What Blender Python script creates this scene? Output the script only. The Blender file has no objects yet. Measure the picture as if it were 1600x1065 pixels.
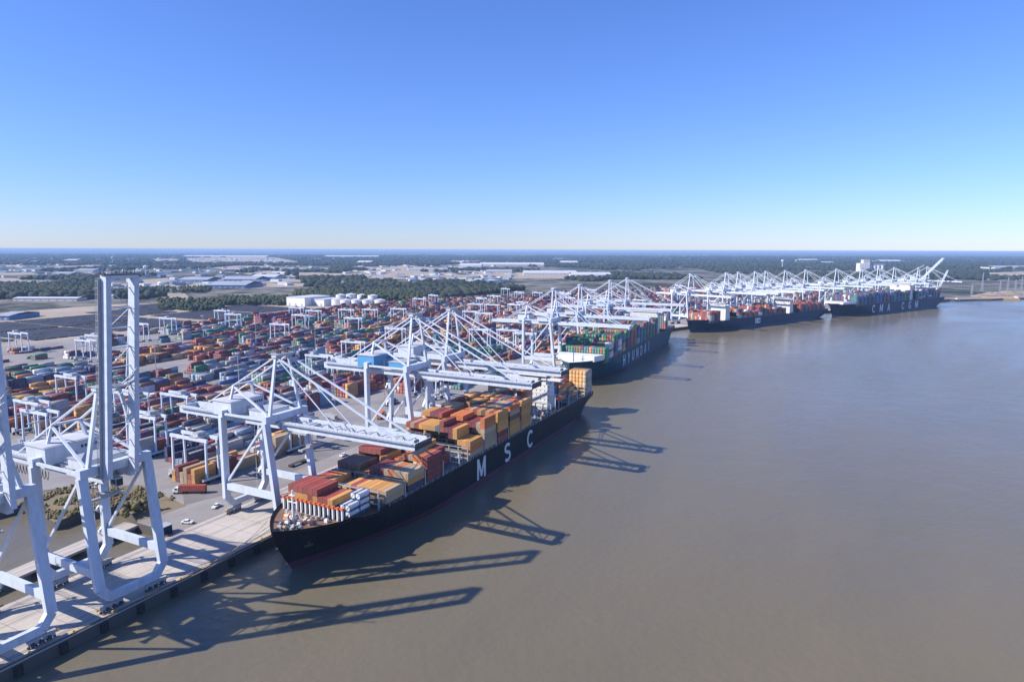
import bpy, math, random
import numpy as np
from mathutils import Vector, Matrix
from mathutils.geometry import tessellate_polygon

random.seed(7)
S = bpy.context.scene
COL = S.collection
R = math.radians

# ------------------------------------------------------------------ camera
CAM_H = 118.0
FPX, ROLL = 1030.0, math.atan(0.003)
PITCH = math.atan((532.5 - 390.4) / FPX)
cam_d = bpy.data.cameras.new("camera")
cam_d.sensor_width = 36.0
cam_d.lens = FPX / 1600 * 36.0
cam_d.clip_start = 1.0
cam_d.clip_end = 120000
cam = bpy.data.objects.new("camera", cam_d)
COL.objects.link(cam)
Fv = Vector((0, math.cos(PITCH), -math.sin(PITCH)))
Uv = Vector((0, math.sin(PITCH), math.cos(PITCH)))
Rv = Vector((1, 0, 0))
R2 = Rv * math.cos(ROLL) + Uv * math.sin(ROLL)
U2 = -Rv * math.sin(ROLL) + Uv * math.cos(ROLL)
cam.matrix_world = Matrix(((R2.x, U2.x, -Fv.x, 0), (R2.y, U2.y, -Fv.y, 0),
                           (R2.z, U2.z, -Fv.z, CAM_H), (0, 0, 0, 1)))
S.camera = cam

# ------------------------------------------------------------------ sky, sun, exposure
SUN_EL, SUN_AZ = R(39.4), R(252.2)           # azimuth clockwise from +Y of the direction TO the sun
world = bpy.data.worlds.new("World")
S.world = world
world.use_nodes = True
wn = world.node_tree
wn.nodes.clear()
sky = wn.nodes.new("ShaderNodeTexSky")
sky.sky_type = 'NISHITA'
sky.sun_disc = False
sky.sun_elevation = SUN_EL
sky.sun_rotation = SUN_AZ
sky.altitude = 100
sky.air_density = 1.2
sky.dust_density = 0.0
sky.ozone_density = 7.0
bg = wn.nodes.new("ShaderNodeBackground")
bg.inputs[1].default_value = 0.115
wo = wn.nodes.new("ShaderNodeOutputWorld")
tint = wn.nodes.new("ShaderNodeMix")            # cool white balance of the daylight, the same in every direction
tint.data_type = 'RGBA'; tint.blend_type = 'MULTIPLY'
tint.inputs[0].default_value = 1.0
tint.inputs[7].default_value = (0.72, 0.83, 1.27, 1)
wn.links.new(sky.outputs[0], tint.inputs[6])
wn.links.new(tint.outputs[2], bg.inputs[0])
wn.links.new(bg.outputs[0], wo.inputs[0])
sun_d = bpy.data.lights.new("sun", 'SUN')
sun_d.energy = 5.0
sun_d.angle = R(0.5)
sun_d.color = (1.0, 0.915, 0.80)
sun = bpy.data.objects.new("sun", sun_d)
COL.objects.link(sun)
to_sun = Vector((math.sin(SUN_AZ) * math.cos(SUN_EL), math.cos(SUN_AZ) * math.cos(SUN_EL), math.sin(SUN_EL)))
sun.rotation_euler = to_sun.to_track_quat('Z', 'Y').to_euler()
S.view_settings.view_transform = 'Standard'
S.view_settings.look = 'None'
S.view_settings.exposure = 0.36
S.view_settings.gamma = 1.0
S.view_settings.use_curve_mapping = False
cy = S.cycles
cy.max_bounces = 6
cy.diffuse_bounces = 1
cy.glossy_bounces = 2
cy.transmission_bounces = 2
cy.transparent_max_bounces = 8
cy.volume_bounces = 1
cy.caustics_reflective = False
cy.caustics_refractive = False
cy.use_denoising = True
try:
    cy.denoiser = 'OPENIMAGEDENOISE'
except Exception:
    pass

HAZE = 5.5e-5

# ------------------------------------------------------------------ small helpers
def link(o, parent=None):
    COL.objects.link(o)
    if parent is not None:
        o.parent = parent
    return o


def tag(o, label=None, cat=None, group=None, kind=None):
    if label: o["label"] = label
    if cat: o["category"] = cat
    if group: o["group"] = group
    if kind: o["kind"] = kind
    return o


def empty(name, loc, rz=0.0, label=None, cat=None, group=None):
    o = bpy.data.objects.new(name, None)
    o.empty_display_size = 1.0
    o.location = loc
    o.rotation_euler = (0, 0, rz)
    link(o)
    return tag(o, label, cat, group)


class MB:
    """collects polygons; build() links them as ONE mesh object"""
    def __init__(self):
        self.v = []; self.f = []; self.m = []

    def poly(self, pts, mi=0):
        n = len(self.v)
        self.v += [tuple(p) for p in pts]
        self.f.append(tuple(range(n, n + len(pts)))); self.m.append(mi)

    def box(self, c, s, mi=0, rz=0.0):
        x, y, z = s[0] / 2, s[1] / 2, s[2] / 2
        n = len(self.v)
        co, si = math.cos(rz), math.sin(rz)
        for dx, dy, dz in ((-x, -y, -z), (x, -y, -z), (x, y, -z), (-x, y, -z), (-x, -y, z), (x, -y, z), (x, y, z), (-x, y, z)):
            self.v.append((c[0] + dx * co - dy * si, c[1] + dx * si + dy * co, c[2] + dz))
        for q in ((0, 3, 2, 1), (4, 5, 6, 7), (0, 1, 5, 4), (1, 2, 6, 5), (2, 3, 7, 6), (3, 0, 4, 7)):
            self.f.append(tuple(n + i for i in q)); self.m.append(mi)
        return self

    def bx(self, x0, x1, y0, y1, z0, z1, mi=0):
        return self.box(((x0 + x1) / 2, (y0 + y1) / 2, (z0 + z1) / 2), (abs(x1 - x0), abs(y1 - y0), abs(z1 - z0)), mi)

    def beam(self, p, q, w, h, w2=None, h2=None, mi=0, up=(0, 0, 1)):
        """square section bar from p to q"""
        p, q = Vector(p), Vector(q)
        d = (q - p).normalized()
        u = Vector(up)
        if abs(d.dot(u)) > 0.98: u = Vector((1, 0, 0))
        a = d.cross(u).normalized(); b = a.cross(d).normalized()
        w2 = w if w2 is None else w2; h2 = h if h2 is None else h2
        n = len(self.v)
        for c, ww, hh in ((p, w, h), (q, w2, h2)):
            for sa, sb in ((-1, -1), (1, -1), (1, 1), (-1, 1)):
                self.v.append(tuple(c + a * (sa * ww / 2) + b * (sb * hh / 2)))
        for k in ((0, 1, 2, 3), (7, 6, 5, 4), (0, 4, 5, 1), (1, 5, 6, 2), (2, 6, 7, 3), (3, 7, 4, 0)):
            self.f.append(tuple(n + i for i in k)); self.m.append(mi)
        return self

    def cyl(self, p, q, r, r2=None, n=10, mi=0, caps=True):
        p, q = Vector(p), Vector(q)
        d = (q - p).normalized()
        u = Vector((0, 0, 1)) if abs(d.z) < 0.95 else Vector((1, 0, 0))
        a = d.cross(u).normalized(); b = a.cross(d).normalized()
        r2 = r if r2 is None else r2
        k = len(self.v)
        for c, rr in ((p, r), (q, r2)):
            for i in range(n):
                t = 2 * math.pi * i / n
                self.v.append(tuple(c + a * (rr * math.cos(t)) + b * (rr * math.sin(t))))
        for i in range(n):
            j = (i + 1) % n
            self.f.append((k + i, k + n + i, k + n + j, k + j)); self.m.append(mi)
        if caps:
            self.f.append(tuple(k + i for i in range(n))); self.m.append(mi)
            self.f.append(tuple(k + n + i for i in reversed(range(n)))); self.m.append(mi)
        return self

    def prism(self, outline, z0, z1, mi=0):
        n = len(outline)
        a = [(x, y, z0) for x, y in outline]; b = [(x, y, z1) for x, y in outline]
        self.poly(b, mi); self.poly(a[::-1], mi)
        for i in range(n):
            j = (i + 1) % n
            self.poly((a[i], a[j], b[j], b[i]), mi)
        return self

    def side_prism(self, outline_xz, y0, y1, mi=0):
        n = len(outline_xz)
        a = [(x, y0, z) for x, z in outline_xz]; b = [(x, y1, z) for x, z in outline_xz]
        self.poly(a, mi); self.poly(b[::-1], mi)
        for i in range(n):
            j = (i + 1) % n
            self.poly((a[i], b[i], b[j], a[j]), mi)
        return self

    def mesh(self, name, mats):
        me = bpy.data.meshes.new(name)
        me.from_pydata(self.v, [], self.f)
        if not isinstance(mats, (list, tuple)): mats = [mats]
        for m in mats: me.materials.append(m)
        if len(mats) > 1: me.polygons.foreach_set("material_index", self.m)
        me.update()
        return me

    def build(self, name, mats, parent=None):
        return link(bpy.data.objects.new(name, self.mesh(name, mats)), parent)


def copy_tree(o, parent=None):
    c = o.copy()
    COL.objects.link(c)
    c.parent = parent
    for ch in list(o.children): copy_tree(ch, c)
    return c


def np_mesh(name, V, F, mats, colors=None, mat_idx=None):
    """V (n,3), F (m,k) numpy -> mesh ; colors (m,3) per face"""
    me = bpy.data.meshes.new(name)
    k = F.shape[1]
    me.vertices.add(len(V)); me.vertices.foreach_set("co", V.astype(np.float32).ravel())
    me.loops.add(F.size); me.loops.foreach_set("vertex_index", F.astype(np.int32).ravel())
    me.polygons.add(len(F))
    me.polygons.foreach_set("loop_start", np.arange(0, F.size, k, dtype=np.int32))
    me.polygons.foreach_set("loop_total", np.full(len(F), k, dtype=np.int32))
    for m in mats: me.materials.append(m)
    if mat_idx is not None: me.polygons.foreach_set("material_index", mat_idx.astype(np.int32))
    if colors is not None:
        at = me.color_attributes.new("Col", 'FLOAT_COLOR', 'CORNER')
        c = np.concatenate([colors, np.ones((len(colors), 1))], 1)
        at.data.foreach_set("color", np.repeat(c, k, axis=0).astype(np.float32).ravel())
    me.update(calc_edges=True)
    me.validate()
    return me


# ------------------------------------------------------------------ materials
def new_mat(name):
    m = bpy.data.materials.new(name)
    m.use_nodes = True
    nt = m.node_tree
    return m, nt, nt.nodes["Principled BSDF"]


def N(nt, t, **kw):
    n = nt.nodes.new(t)
    for k, v in kw.items(): setattr(n, k, v)
    return n


def mixc(nt, a, b, fac, mode='MIX'):
    n = N(nt, "ShaderNodeMix", data_type='RGBA', blend_type=mode)
    for s, v in ((n.inputs[0], fac), (n.inputs[6], a), (n.inputs[7], b)):
        if hasattr(v, "is_linked") or hasattr(v, "node"): nt.links.new(v, s)
        elif isinstance(v, (int, float)): s.default_value = v
        else: s.default_value = (*v[:3], 1)
    return n.outputs[2]


def noise(nt, scale, detail=4, rough=0.6, coord="Object", stretch=None, dist=0.0, rot=0.0):
    tc = N(nt, "ShaderNodeTexCoord")
    src = tc.outputs[coord]
    if stretch:
        mp = N(nt, "ShaderNodeMapping")
        rt_ = N(nt, "ShaderNodeMapping"); rt_.inputs["Rotation"].default_value = (0, 0, rot)
        nt.links.new(src, rt_.inputs[0]); src = rt_.outputs[0]
        mp.inputs["Scale"].default_value = stretch
        nt.links.new(src, mp.inputs[0]); src = mp.outputs[0]
    nz = N(nt, "ShaderNodeTexNoise")
    nz.inputs["Scale"].default_value = scale
    nz.inputs["Detail"].default_value = detail
    nz.inputs["Roughness"].default_value = rough
    nz.inputs["Distortion"].default_value = dist
    nt.links.new(src, nz.inputs["Vector"])
    return nz.outputs["Fac"]


def ramp(nt, fac, stops, interp='LINEAR'):
    r = N(nt, "ShaderNodeValToRGB")
    r.color_ramp.interpolation = interp
    e = r.color_ramp.elements
    while len(e) < len(stops): e.new(0.5)
    for el, (p, c) in zip(e, stops):
        el.position = p
        el.color = (c, c, c, 1) if isinstance(c, (int, float)) else (*c, 1)
    nt.links.new(fac, r.inputs[0])
    return r.outputs[0]


def paint(name, col, rough=0.55, wear=0.25, scale=0.35, dirt=(0.12, 0.09, 0.07), metal=0.0):
    """weathered paint: streaky dirt + blotches, both in object space"""
    m, nt, b = new_mat(name)
    f1 = ramp(nt, noise(nt, scale, 5, 0.65, stretch=(1, 1, 0.25)), [(0.45, 0.0), (0.8, 1.0)])
    k = N(nt, "ShaderNodeMath", operation='MULTIPLY'); nt.links.new(f1, k.inputs[0]); k.inputs[1].default_value = wear
    c = mixc(nt, col, dirt, k.outputs[0])
    nt.links.new(c, b.inputs["Base Color"])
    b.inputs["Roughness"].default_value = rough
    b.inputs["Metallic"].default_value = metal
    b.inputs["Specular IOR Level"].default_value = 0.2 if name.startswith("ship hull") else 0.5
    return m


def hull_paint(name, col, rust):
    m, nt, b = new_mat(name)
    f = ramp(nt, noise(nt, 0.9, 4, 0.6, stretch=(1, 1, 0.05)), [(0.56, 0.0), (0.78, 0.75)])
    f2 = ramp(nt, noise(nt, 0.12, 4, 0.6), [(0.45, 0.0), (0.75, 0.5)])
    c = mixc(nt, mixc(nt, col, tuple(min(1, x * 2.2 + 0.006) for x in col), f2), rust, f)
    nt.links.new(c, b.inputs["Base Color"])
    b.inputs["Roughness"].default_value = 0.5
    b.inputs["Specular IOR Level"].default_value = 0.2
    return m


def container_mat(name, from_attr):
    m, nt, b = new_mat(name)
    if from_attr:
        a = N(nt, "ShaderNodeVertexColor", layer_name="Col"); base = a.outputs[0]
        geo = N(nt, "ShaderNodeNewGeometry"); vec = geo.outputs["Position"]
        nz = N(nt, "ShaderNodeTexNoise"); nz.inputs["Scale"].default_value = 0.5; nz.inputs["Detail"].default_value = 4
        nt.links.new(vec, nz.inputs["Vector"]); f = nz.outputs["Fac"]
    else:
        a = N(nt, "ShaderNodeObjectInfo"); base = a.outputs["Color"]
        f = noise(nt, 0.6, 5, 0.65)
    fade = ramp(nt, f, [(0.35, 0.05), (0.8, 0.45)] if from_attr else [(0.4, 0.0), (0.8, 0.30)])
    c = mixc(nt, base, (0.30, 0.22, 0.17), fade)
    nt.links.new(c, b.inputs["Base Color"])
    b.inputs["Roughness"].default_value = 0.55
    return m


M = {}
M['crane_white'] = paint("crane white paint", (0.61, 0.69, 0.79), 0.45, 0.42, 0.45, (0.34, 0.27, 0.22))
M['crane_grey'] = paint("crane grey walkways", (0.42, 0.44, 0.46), 0.6, 0.3)
M['crane_blue'] = paint("crane house blue", (0.10, 0.33, 0.58), 0.5, 0.2)
M['dark_steel'] = paint("dark steel", (0.05, 0.05, 0.055), 0.6, 0.3, dirt=(0.12, 0.07, 0.04))
M['glass'] = paint("dark window glass", (0.02, 0.03, 0.04), 0.12, 0.05)
M['rubber'] = paint("black rubber", (0.02, 0.02, 0.02), 0.8, 0.2)
M['hull_black'] = hull_paint("ship hull black", (0.008, 0.009, 0.014), (0.055, 0.026, 0.016))
M['hull_navy'] = hull_paint("ship hull navy", (0.011, 0.028, 0.075), (0.06, 0.045, 0.04))
M['hull_teal'] = hull_paint("ship hull dark teal", (0.012, 0.066, 0.098), (0.07, 0.05, 0.04))
M['boot_maroon'] = paint("boot topping maroon", (0.11, 0.02, 0.05), 0.6, 0.35, 0.15)
M['boot_blue'] = paint("boot topping blue", (0.02, 0.06, 0.13), 0.6, 0.3, 0.15)
M['deck_brown'] = paint("ship deck red oxide", (0.20, 0.11, 0.075), 0.75, 0.6, 0.25, (0.26, 0.22, 0.17))
M['deck_grey'] = paint("ship deck grey green", (0.11, 0.13, 0.13), 0.75, 0.5, 0.3, (0.24, 0.18, 0.12))
M['white_paint'] = paint("white ship paint", (0.80, 0.80, 0.78), 0.4, 0.2, 0.3, (0.4, 0.3, 0.22))
M['orange_paint'] = paint("orange paint", (0.72, 0.16, 0.04), 0.5, 0.25)
M['yellow_paint'] = paint("yellow paint", (0.72, 0.42, 0.06), 0.55, 0.3)
M['blue_paint'] = paint("blue paint", (0.03, 0.12, 0.36), 0.5, 0.25)
M['red_paint'] = paint("red paint", (0.40, 0.05, 0.04), 0.5, 0.25)
M['barge_tan'] = paint('barge tan paint', (0.42, 0.30, 0.14), 0.6, 0.4)
M['mast_buff'] = paint("mast buff paint", (0.66, 0.42, 0.25), 0.5, 0.3)
M['letter_white'] = paint("hull letter white", (0.80, 0.80, 0.78), 0.5, 0.12, 0.3)
M['galv'] = paint("galvanised steel", (0.50, 0.52, 0.54), 0.45, 0.25, metal=0.3)
M['rail_steel'] = paint("crane rail steel", (0.13, 0.10, 0.09), 0.5, 0.3)
M['container'] = container_mat("container paint", False)
M['container_mass'] = container_mat("container paint by piece", True)
M['roof_white'] = paint("white metal roof", (0.62, 0.63, 0.65), 0.5, 0.2, 0.05)
M['roof_grey'] = paint("grey metal roof", (0.40, 0.42, 0.45), 0.5, 0.25, 0.05)
M['wall_cream'] = paint("cream wall panel", (0.66, 0.62, 0.54), 0.7, 0.25, 0.1)
M['wall_blue'] = paint("blue wall panel", (0.10, 0.20, 0.36), 0.6, 0.2, 0.1)
M['car_white'] = paint("white car paint", (0.8, 0.8, 0.8), 0.25, 0.08)


def ground_mat(name, cols, scales, rough=0.9, bump=0.0):
    m, nt, b = new_mat(name)
    c = cols[0]
    for i, (cc, sc, lo, hi) in enumerate(scales):
        f = ramp(nt, noise(nt, sc, 6, 0.65), [(lo, 0.0), (hi, 1.0)])
        c = mixc(nt, c, cc, f)
    nt.links.new(c, b.inputs["Base Color"])
    b.inputs["Roughness"].default_value = rough
    b.inputs["Specular IOR Level"].default_value = 0.2
    return m


M['concrete'] = ground_mat("apron concrete", [(0.53, 0.485, 0.43)], [((0.42, 0.38, 0.34), 0.06, 0.45, 0.7), ((0.26, 0.235, 0.21), 0.25, 0.60, 0.85), ((0.50, 0.46, 0.41), 0.9, 0.55, 0.9)])
M['asphalt'] = ground_mat("yard asphalt", [(0.32, 0.30, 0.285)], [((0.23, 0.215, 0.205), 0.02, 0.42, 0.68), ((0.37, 0.35, 0.32), 0.05, 0.55, 0.8), ((0.13, 0.12, 0.115), 0.2, 0.62, 0.9)])
M['lane'] = ground_mat("worn lane asphalt", [(0.20, 0.19, 0.185)], [((0.28, 0.26, 0.25), 0.04, 0.4, 0.7), ((0.12, 0.115, 0.11), 0.3, 0.6, 0.9)])
M['sand'] = ground_mat("pale cleared sand", [(0.42, 0.35, 0.27)], [((0.30, 0.25, 0.19), 0.01, 0.4, 0.7), ((0.5, 0.45, 0.38), 0.05, 0.5, 0.8)])
M['bank'] = ground_mat("scrub bank", [(0.24, 0.19, 0.12)], [((0.10, 0.10, 0.04), 0.06, 0.5, 0.65), ((0.34, 0.28, 0.19), 0.12, 0.55, 0.75)])
M['land'] = ground_mat("wooded land", [(0.03, 0.042, 0.028)], [((0.22, 0.20, 0.165), 0.0035, 0.42, 0.52), ((0.30, 0.28, 0.25), 0.011, 0.60, 0.66), ((0.018, 0.026, 0.016), 0.012, 0.45, 0.65), ((0.30, 0.26, 0.20), 0.0011, 0.66, 0.74)])
M['paint_line'] = ground_mat("ground marking white", [(0.62, 0.62, 0.6)], [((0.35, 0.33, 0.3), 0.5, 0.5, 0.8)])
M['paint_yellow'] = ground_mat("ground marking yellow", [(0.60, 0.36, 0.07)], [((0.38, 0.30, 0.2), 0.5, 0.5, 0.8)])
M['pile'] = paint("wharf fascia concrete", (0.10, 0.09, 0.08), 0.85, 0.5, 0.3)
M['rubble'] = ground_mat("shore rubble", [(0.33, 0.28, 0.22)], [((0.15, 0.12, 0.10), 0.3, 0.45, 0.7)])


for key, dark, lo in (('concrete', (0.17, 0.155, 0.145), 0.52), ('asphalt', (0.11, 0.105, 0.10), 0.56)):
    mt_ = M[key]; nt = mt_.node_tree; b = nt.nodes["Principled BSDF"]
    src = b.inputs["Base Color"].links[0].from_socket
    f = ramp(nt, noise(nt, 0.55, 4, 0.6, stretch=(1.0, 0.03, 1), rot=R(26.5)), [(lo, 0.0), (lo + 0.22, 0.7)])
    nt.links.new(mixc(nt, src, dark, f), b.inputs["Base Color"])


def leaf_mat(name, a, b_, sc):
    m, nt, b = new_mat(name)
    geo = N(nt, "ShaderNodeNewGeometry")
    nz = N(nt, "ShaderNodeTexNoise"); nz.inputs["Scale"].default_value = sc; nz.inputs["Detail"].default_value = 3
    nt.links.new(geo.outputs["Position"], nz.inputs["Vector"])
    f = ramp(nt, nz.outputs["Fac"], [(0.35, 0.0), (0.65, 1.0)])
    nt.links.new(mixc(nt, a, b_, f), b.inputs["Base Color"])
    b.inputs["Roughness"].default_value = 0.8
    b.inputs["Specular IOR Level"].default_value = 0.2
    return m


M['wood_near'] = leaf_mat("pine foliage", (0.035, 0.055, 0.026), (0.085, 0.095, 0.045), 0.02)
M['wood_far'] = leaf_mat("distant forest foliage", (0.022, 0.036, 0.022), (0.055, 0.06, 0.035), 0.004)
M['brush'] = leaf_mat("scrub foliage", (0.09, 0.11, 0.03), (0.22, 0.16, 0.09), 0.15)

# water: silty body colour under a rippled reflecting surface
m, nt, b = new_mat("silty river water")
f = ramp(nt, noise(nt, 0.0075, 5, 0.6, stretch=(1, 0.22, 1), rot=R(30), dist=0.8), [(0.36, 0.0), (0.66, 1.0)])
nt.links.new(mixc(nt, (0.184, 0.155, 0.095), (0.152, 0.133, 0.090), f), b.inputs["Base Color"])
f2 = N(nt, "ShaderNodeMapRange"); f2.inputs[3].default_value = 0.14; f2.inputs[4].default_value = 0.34
nt.links.new(ramp(nt, noise(nt, 0.006, 5, 0.6, stretch=(1.0, 0.28, 1), rot=R(35), dist=0.6), [(0.35, 0.0), (0.7, 1.0)]), f2.inputs[0])
nt.links.new(f2.outputs[0], b.inputs["Roughness"])
b.inputs["IOR"].default_value = 1.33
tc = N(nt, "ShaderNodeTexCoord")
n1 = N(nt, "ShaderNodeTexNoise"); n1.inputs["Scale"].default_value = 0.35; n1.inputs["Detail"].default_value = 5
n2 = N(nt, "ShaderNodeTexNoise"); n2.inputs["Scale"].default_value = 0.045; n2.inputs["Detail"].default_value = 3
nt.links.new(tc.outputs["Object"], n1.inputs["Vector"]); nt.links.new(tc.outputs["Object"], n2.inputs["Vector"])
ad = N(nt, "ShaderNodeMath", operation='MULTIPLY_ADD'); nt.links.new(n2.outputs["Fac"], ad.inputs[0]); ad.inputs[1].default_value = 2.2
nt.links.new(n1.outputs["Fac"], ad.inputs[2])
bp = N(nt, "ShaderNodeBump"); bp.inputs["Strength"].default_value = 0.6; bp.inputs["Distance"].default_value = 0.35
nt.links.new(ad.outputs[0], bp.inputs["Height"]); nt.links.new(bp.outputs[0], b.inputs["Normal"])
M['water'] = m

# ------------------------------------------------------------------ site frames
HD = R(26.5)


class Frame:
    """s runs along the quay, w towards the river"""
    def __init__(self, o, hd):
        self.o = Vector((o[0], o[1])); self.h = hd
        self.d = Vector((math.sin(hd), math.cos(hd))); self.p = Vector((math.cos(hd), -math.sin(hd)))
        self.rz = -hd

    def __call__(self, s, w, z=0.0):
        v = self.o + self.d * s + self.p * w
        return Vector((v.x, v.y, z))


Q1 = Frame((-107.0, 230.0), HD)
GZ = 4.0                                                   # quay level above the water
QP = [Vector(q) for q in ((-285.5, -128.0), (13.5, 471.6), (33.7, 575.6), (181.4, 896.6), (239.7, 970.0),
                          (555.0, 1228.0), (911.0, 1480.0), (1050.0, 1580.0))]


def seg_frame(i):
    a, b = QP[i], QP[i + 1]
    dd = (b - a)
    return Frame((a.x, a.y), math.atan2(dd.x, dd.y))


F2, F3, F4, F5 = seg_frame(2), seg_frame(4), seg_frame(5), seg_frame(6)


def survey(px, py, z=GZ):
    """place on the ground that the site survey gives for a sighting from the camera point"""
    d = Fv + R2 * ((px - 800) / FPX) - U2 * ((py - 532.5) / FPX)
    t = (z - CAM_H) / d.z
    return Vector((d.x * t, d.y * t, z))


def sheet(name, pts, z, mat, label=None):
    pts3 = [Vector((p[0], p[1], 0)) for p in pts]
    tris = tessellate_polygon([pts3])
    me = bpy.data.meshes.new(name)
    fs = []
    for t in tris:
        a, b_, c = (pts3[i] for i in t)
        fs.append(t if (b_ - a).cross(c - a).z > 0 else t[::-1])
    me.from_pydata([(p.x, p.y, z) for p in pts3], [], fs)
    me.materials.append(mat)
    o = link(bpy.data.objects.new(name, me))
    o["kind"] = "structure"
    if label: o["label"] = label
    return o


# ------------------------------------------------------------------ large structure: water, land, quay
FAR = 45000.0
circle = [(FAR * math.sin(2 * math.pi * i / 96), FAR * math.cos(2 * math.pi * i / 96)) for i in range(96)]
sheet("river", circle[::-1], 0.0, M['water'], "silty brown river turning blue in the distance")

inlet = [Q1(-420, -150), Q1(-120, -150), Q1(-40, -135), Q1(-2, -126), Q1(-7, -92), Q1(3, -93), Q1(16, -86), Q1(12, -66), Q1(8, -62), Q1(8, -33)]
edge = [Q1(8, 0)] + [Vector((q.x, q.y, 0)) for q in QP[1:]]
bankpts = [(1069, 1572), (1120, 1590), (1162, 1596), (1215, 1625), (1276, 1643), (1500, 1745), (2000, 1950), (3200, 2300), (6000, 3300), (12000, 5000), (19500, 7800)]
land_outline = [Q1(-420, -20000)] if False else []
arc = [(FAR * math.sin(a), FAR * math.cos(a)) for a in [R(68 - i * 4) for i in range(0, 42)]]
land_outline = [(p[0], p[1]) for p in inlet] + [(p[0], p[1]) for p in edge] + bankpts + arc
land_top = sheet("terrain", land_outline, GZ - 0.25, M['land'], "low wooded land reaching to the horizon")
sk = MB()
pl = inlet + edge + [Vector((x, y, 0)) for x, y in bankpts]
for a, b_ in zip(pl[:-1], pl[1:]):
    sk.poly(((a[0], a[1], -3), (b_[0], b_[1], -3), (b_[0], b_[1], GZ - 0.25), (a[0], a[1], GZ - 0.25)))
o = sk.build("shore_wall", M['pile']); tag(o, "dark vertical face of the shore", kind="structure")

# quay apron: a concrete deck 33 m wide that follows the quay, on its own over the inlet at the near end
def offset_poly(pts, off):
    out = []
    for i, p in enumerate(pts):
        ds = []
        if i > 0: ds.append((p - pts[i - 1]).normalized())
        if i < len(pts) - 1: ds.append((pts[i + 1] - p).normalized())
        d = sum(ds, Vector((0, 0))).normalized()
        out.append(p + Vector((d.y, -d.x)) * off)
    return out


def ribbon(mb, w0, w1, z0, z1, mi=0):
    A, B = offset_poly(QP, w0), offset_poly(QP, w1)
    for i in range(len(QP) - 1):
        a0, a1, b0, b1 = A[i], A[i + 1], B[i], B[i + 1]
        mb.poly([(*a0, z1), (*b0, z1), (*b1, z1), (*a1, z1)], mi)
        if z0 is not None:
            mb.poly([(*b0, z0), (*b1, z0), (*b1, z1), (*b0, z1)], mi)
            mb.poly([(*a0, z0), (*a0, z1), (*a1, z1), (*a1, z0)], mi)
            mb.poly([(*a0, z0), (*a1, z0), (*b1, z0), (*b0, z0)], mi)
    return mb


apron = ribbon(MB(), -37.0, 0.0, GZ - 1.6, GZ).build("quay_apron", M['concrete'])
tag(apron, "pale concrete quay apron along the river", kind="structure")
ribbon(MB(), -4.06, -3.94, None, GZ + 0.03).build("crane_rail", M['rail_steel'], apron)
ribbon(MB(), -34.06, -33.94, None, GZ + 0.03).build("crane_rail", M['rail_steel'], apron)
for w in (-4.55, -3.45, -34.6, -33.4):
    ribbon(MB(), w - 0.12, w + 0.12, None, GZ + 0.008).build("rail_slot", M['rail_steel'], apron)
for w in (-9.0, -13.0, -17.0, -21.0, -25.0):
    ribbon(MB(), w - 0.12, w + 0.12, None, GZ + 0.008).build("lane_line", M['paint_line'], apron)
ribbon(MB(), -2.1, -1.7, None, GZ + 0.010).build("edge_line", M['paint_yellow'], apron)
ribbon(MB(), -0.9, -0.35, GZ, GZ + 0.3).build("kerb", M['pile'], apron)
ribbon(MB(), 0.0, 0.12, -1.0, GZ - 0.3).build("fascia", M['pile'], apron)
# expansion joints across the deck, fenders and bollards along the edge
jm = MB(); jm.bx(-36.9, -0.95, -0.06, 0.06, 0.006, 0.012); jme = jm.mesh("deck_joint", M['rail_steel'])
fm = MB(); fm.bx(0.12, 1.0, -1.1, 1.1, -3.6, -0.7); fm.cyl((0.6, 0, -3.4), (0.6, 0, -0.9), 0.75); fme = fm.mesh("fender", M['rubber'])
bm_ = MB(); bm_.cyl((0, 0, 0), (0, 0, 0.55), 0.3, 0.26, 8); bm_.cyl((0, 0, 0.55), (0, 0, 0.8), 0.42, 0.36, 8); bme = bm_.mesh("bollard", M['yellow_paint'])
for k in range(30):
    s = -95 + k * 9.0
    p = Q1(s, 0, GZ)
    o = link(bpy.data.objects.new("deck_joint", jme), apron); o.location = p; o.rotation_euler.z = Q1.rz
for k in range(12):
    s = -92 + k * 12.0
    o = link(bpy.data.objects.new("fender", fme), apron); o.location = Q1(s, 0, GZ); o.rotation_euler.z = Q1.rz
    o = link(bpy.data.objects.new("bollard", bme), apron); o.location = Q1(s + 4, -1.25, GZ); o.rotation_euler.z = Q1.rz
# piles below the free-standing part of the wharf
pm = MB()
for i in range(14):
    for j in range(5):
        c = Q1(-130 + i * 10, -35 + j * 8.3)
        pm.cyl((c.x, c.y, -3), (c.x, c.y, GZ - 1.6), 0.45, n=6, caps=False)
o = pm.build("wharf_piles", M['pile'], apron); o["kind"] = "stuff"

# narrow access trestle behind the wharf
tr = MB()
a, b_ = Q1(-150, -49), Q1(8, -64)
tr.beam((a.x, a.y, 2.6), (b_.x, b_.y, 2.6), 8.0, 0.9)
trestle = tr.build("access_trestle", M['concrete']); tag(trestle, "low concrete trestle crossing the inlet behind the wharf", "trestle")
for i in range(10):
    c = a.lerp(b_, (i + 0.5) / 10)
    MB().box((c.x, c.y, 0.6), (1.2, 6.5, 3.2), rz=Q1.rz + math.pi / 2).build("pier", M['pile'], trestle)

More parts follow.
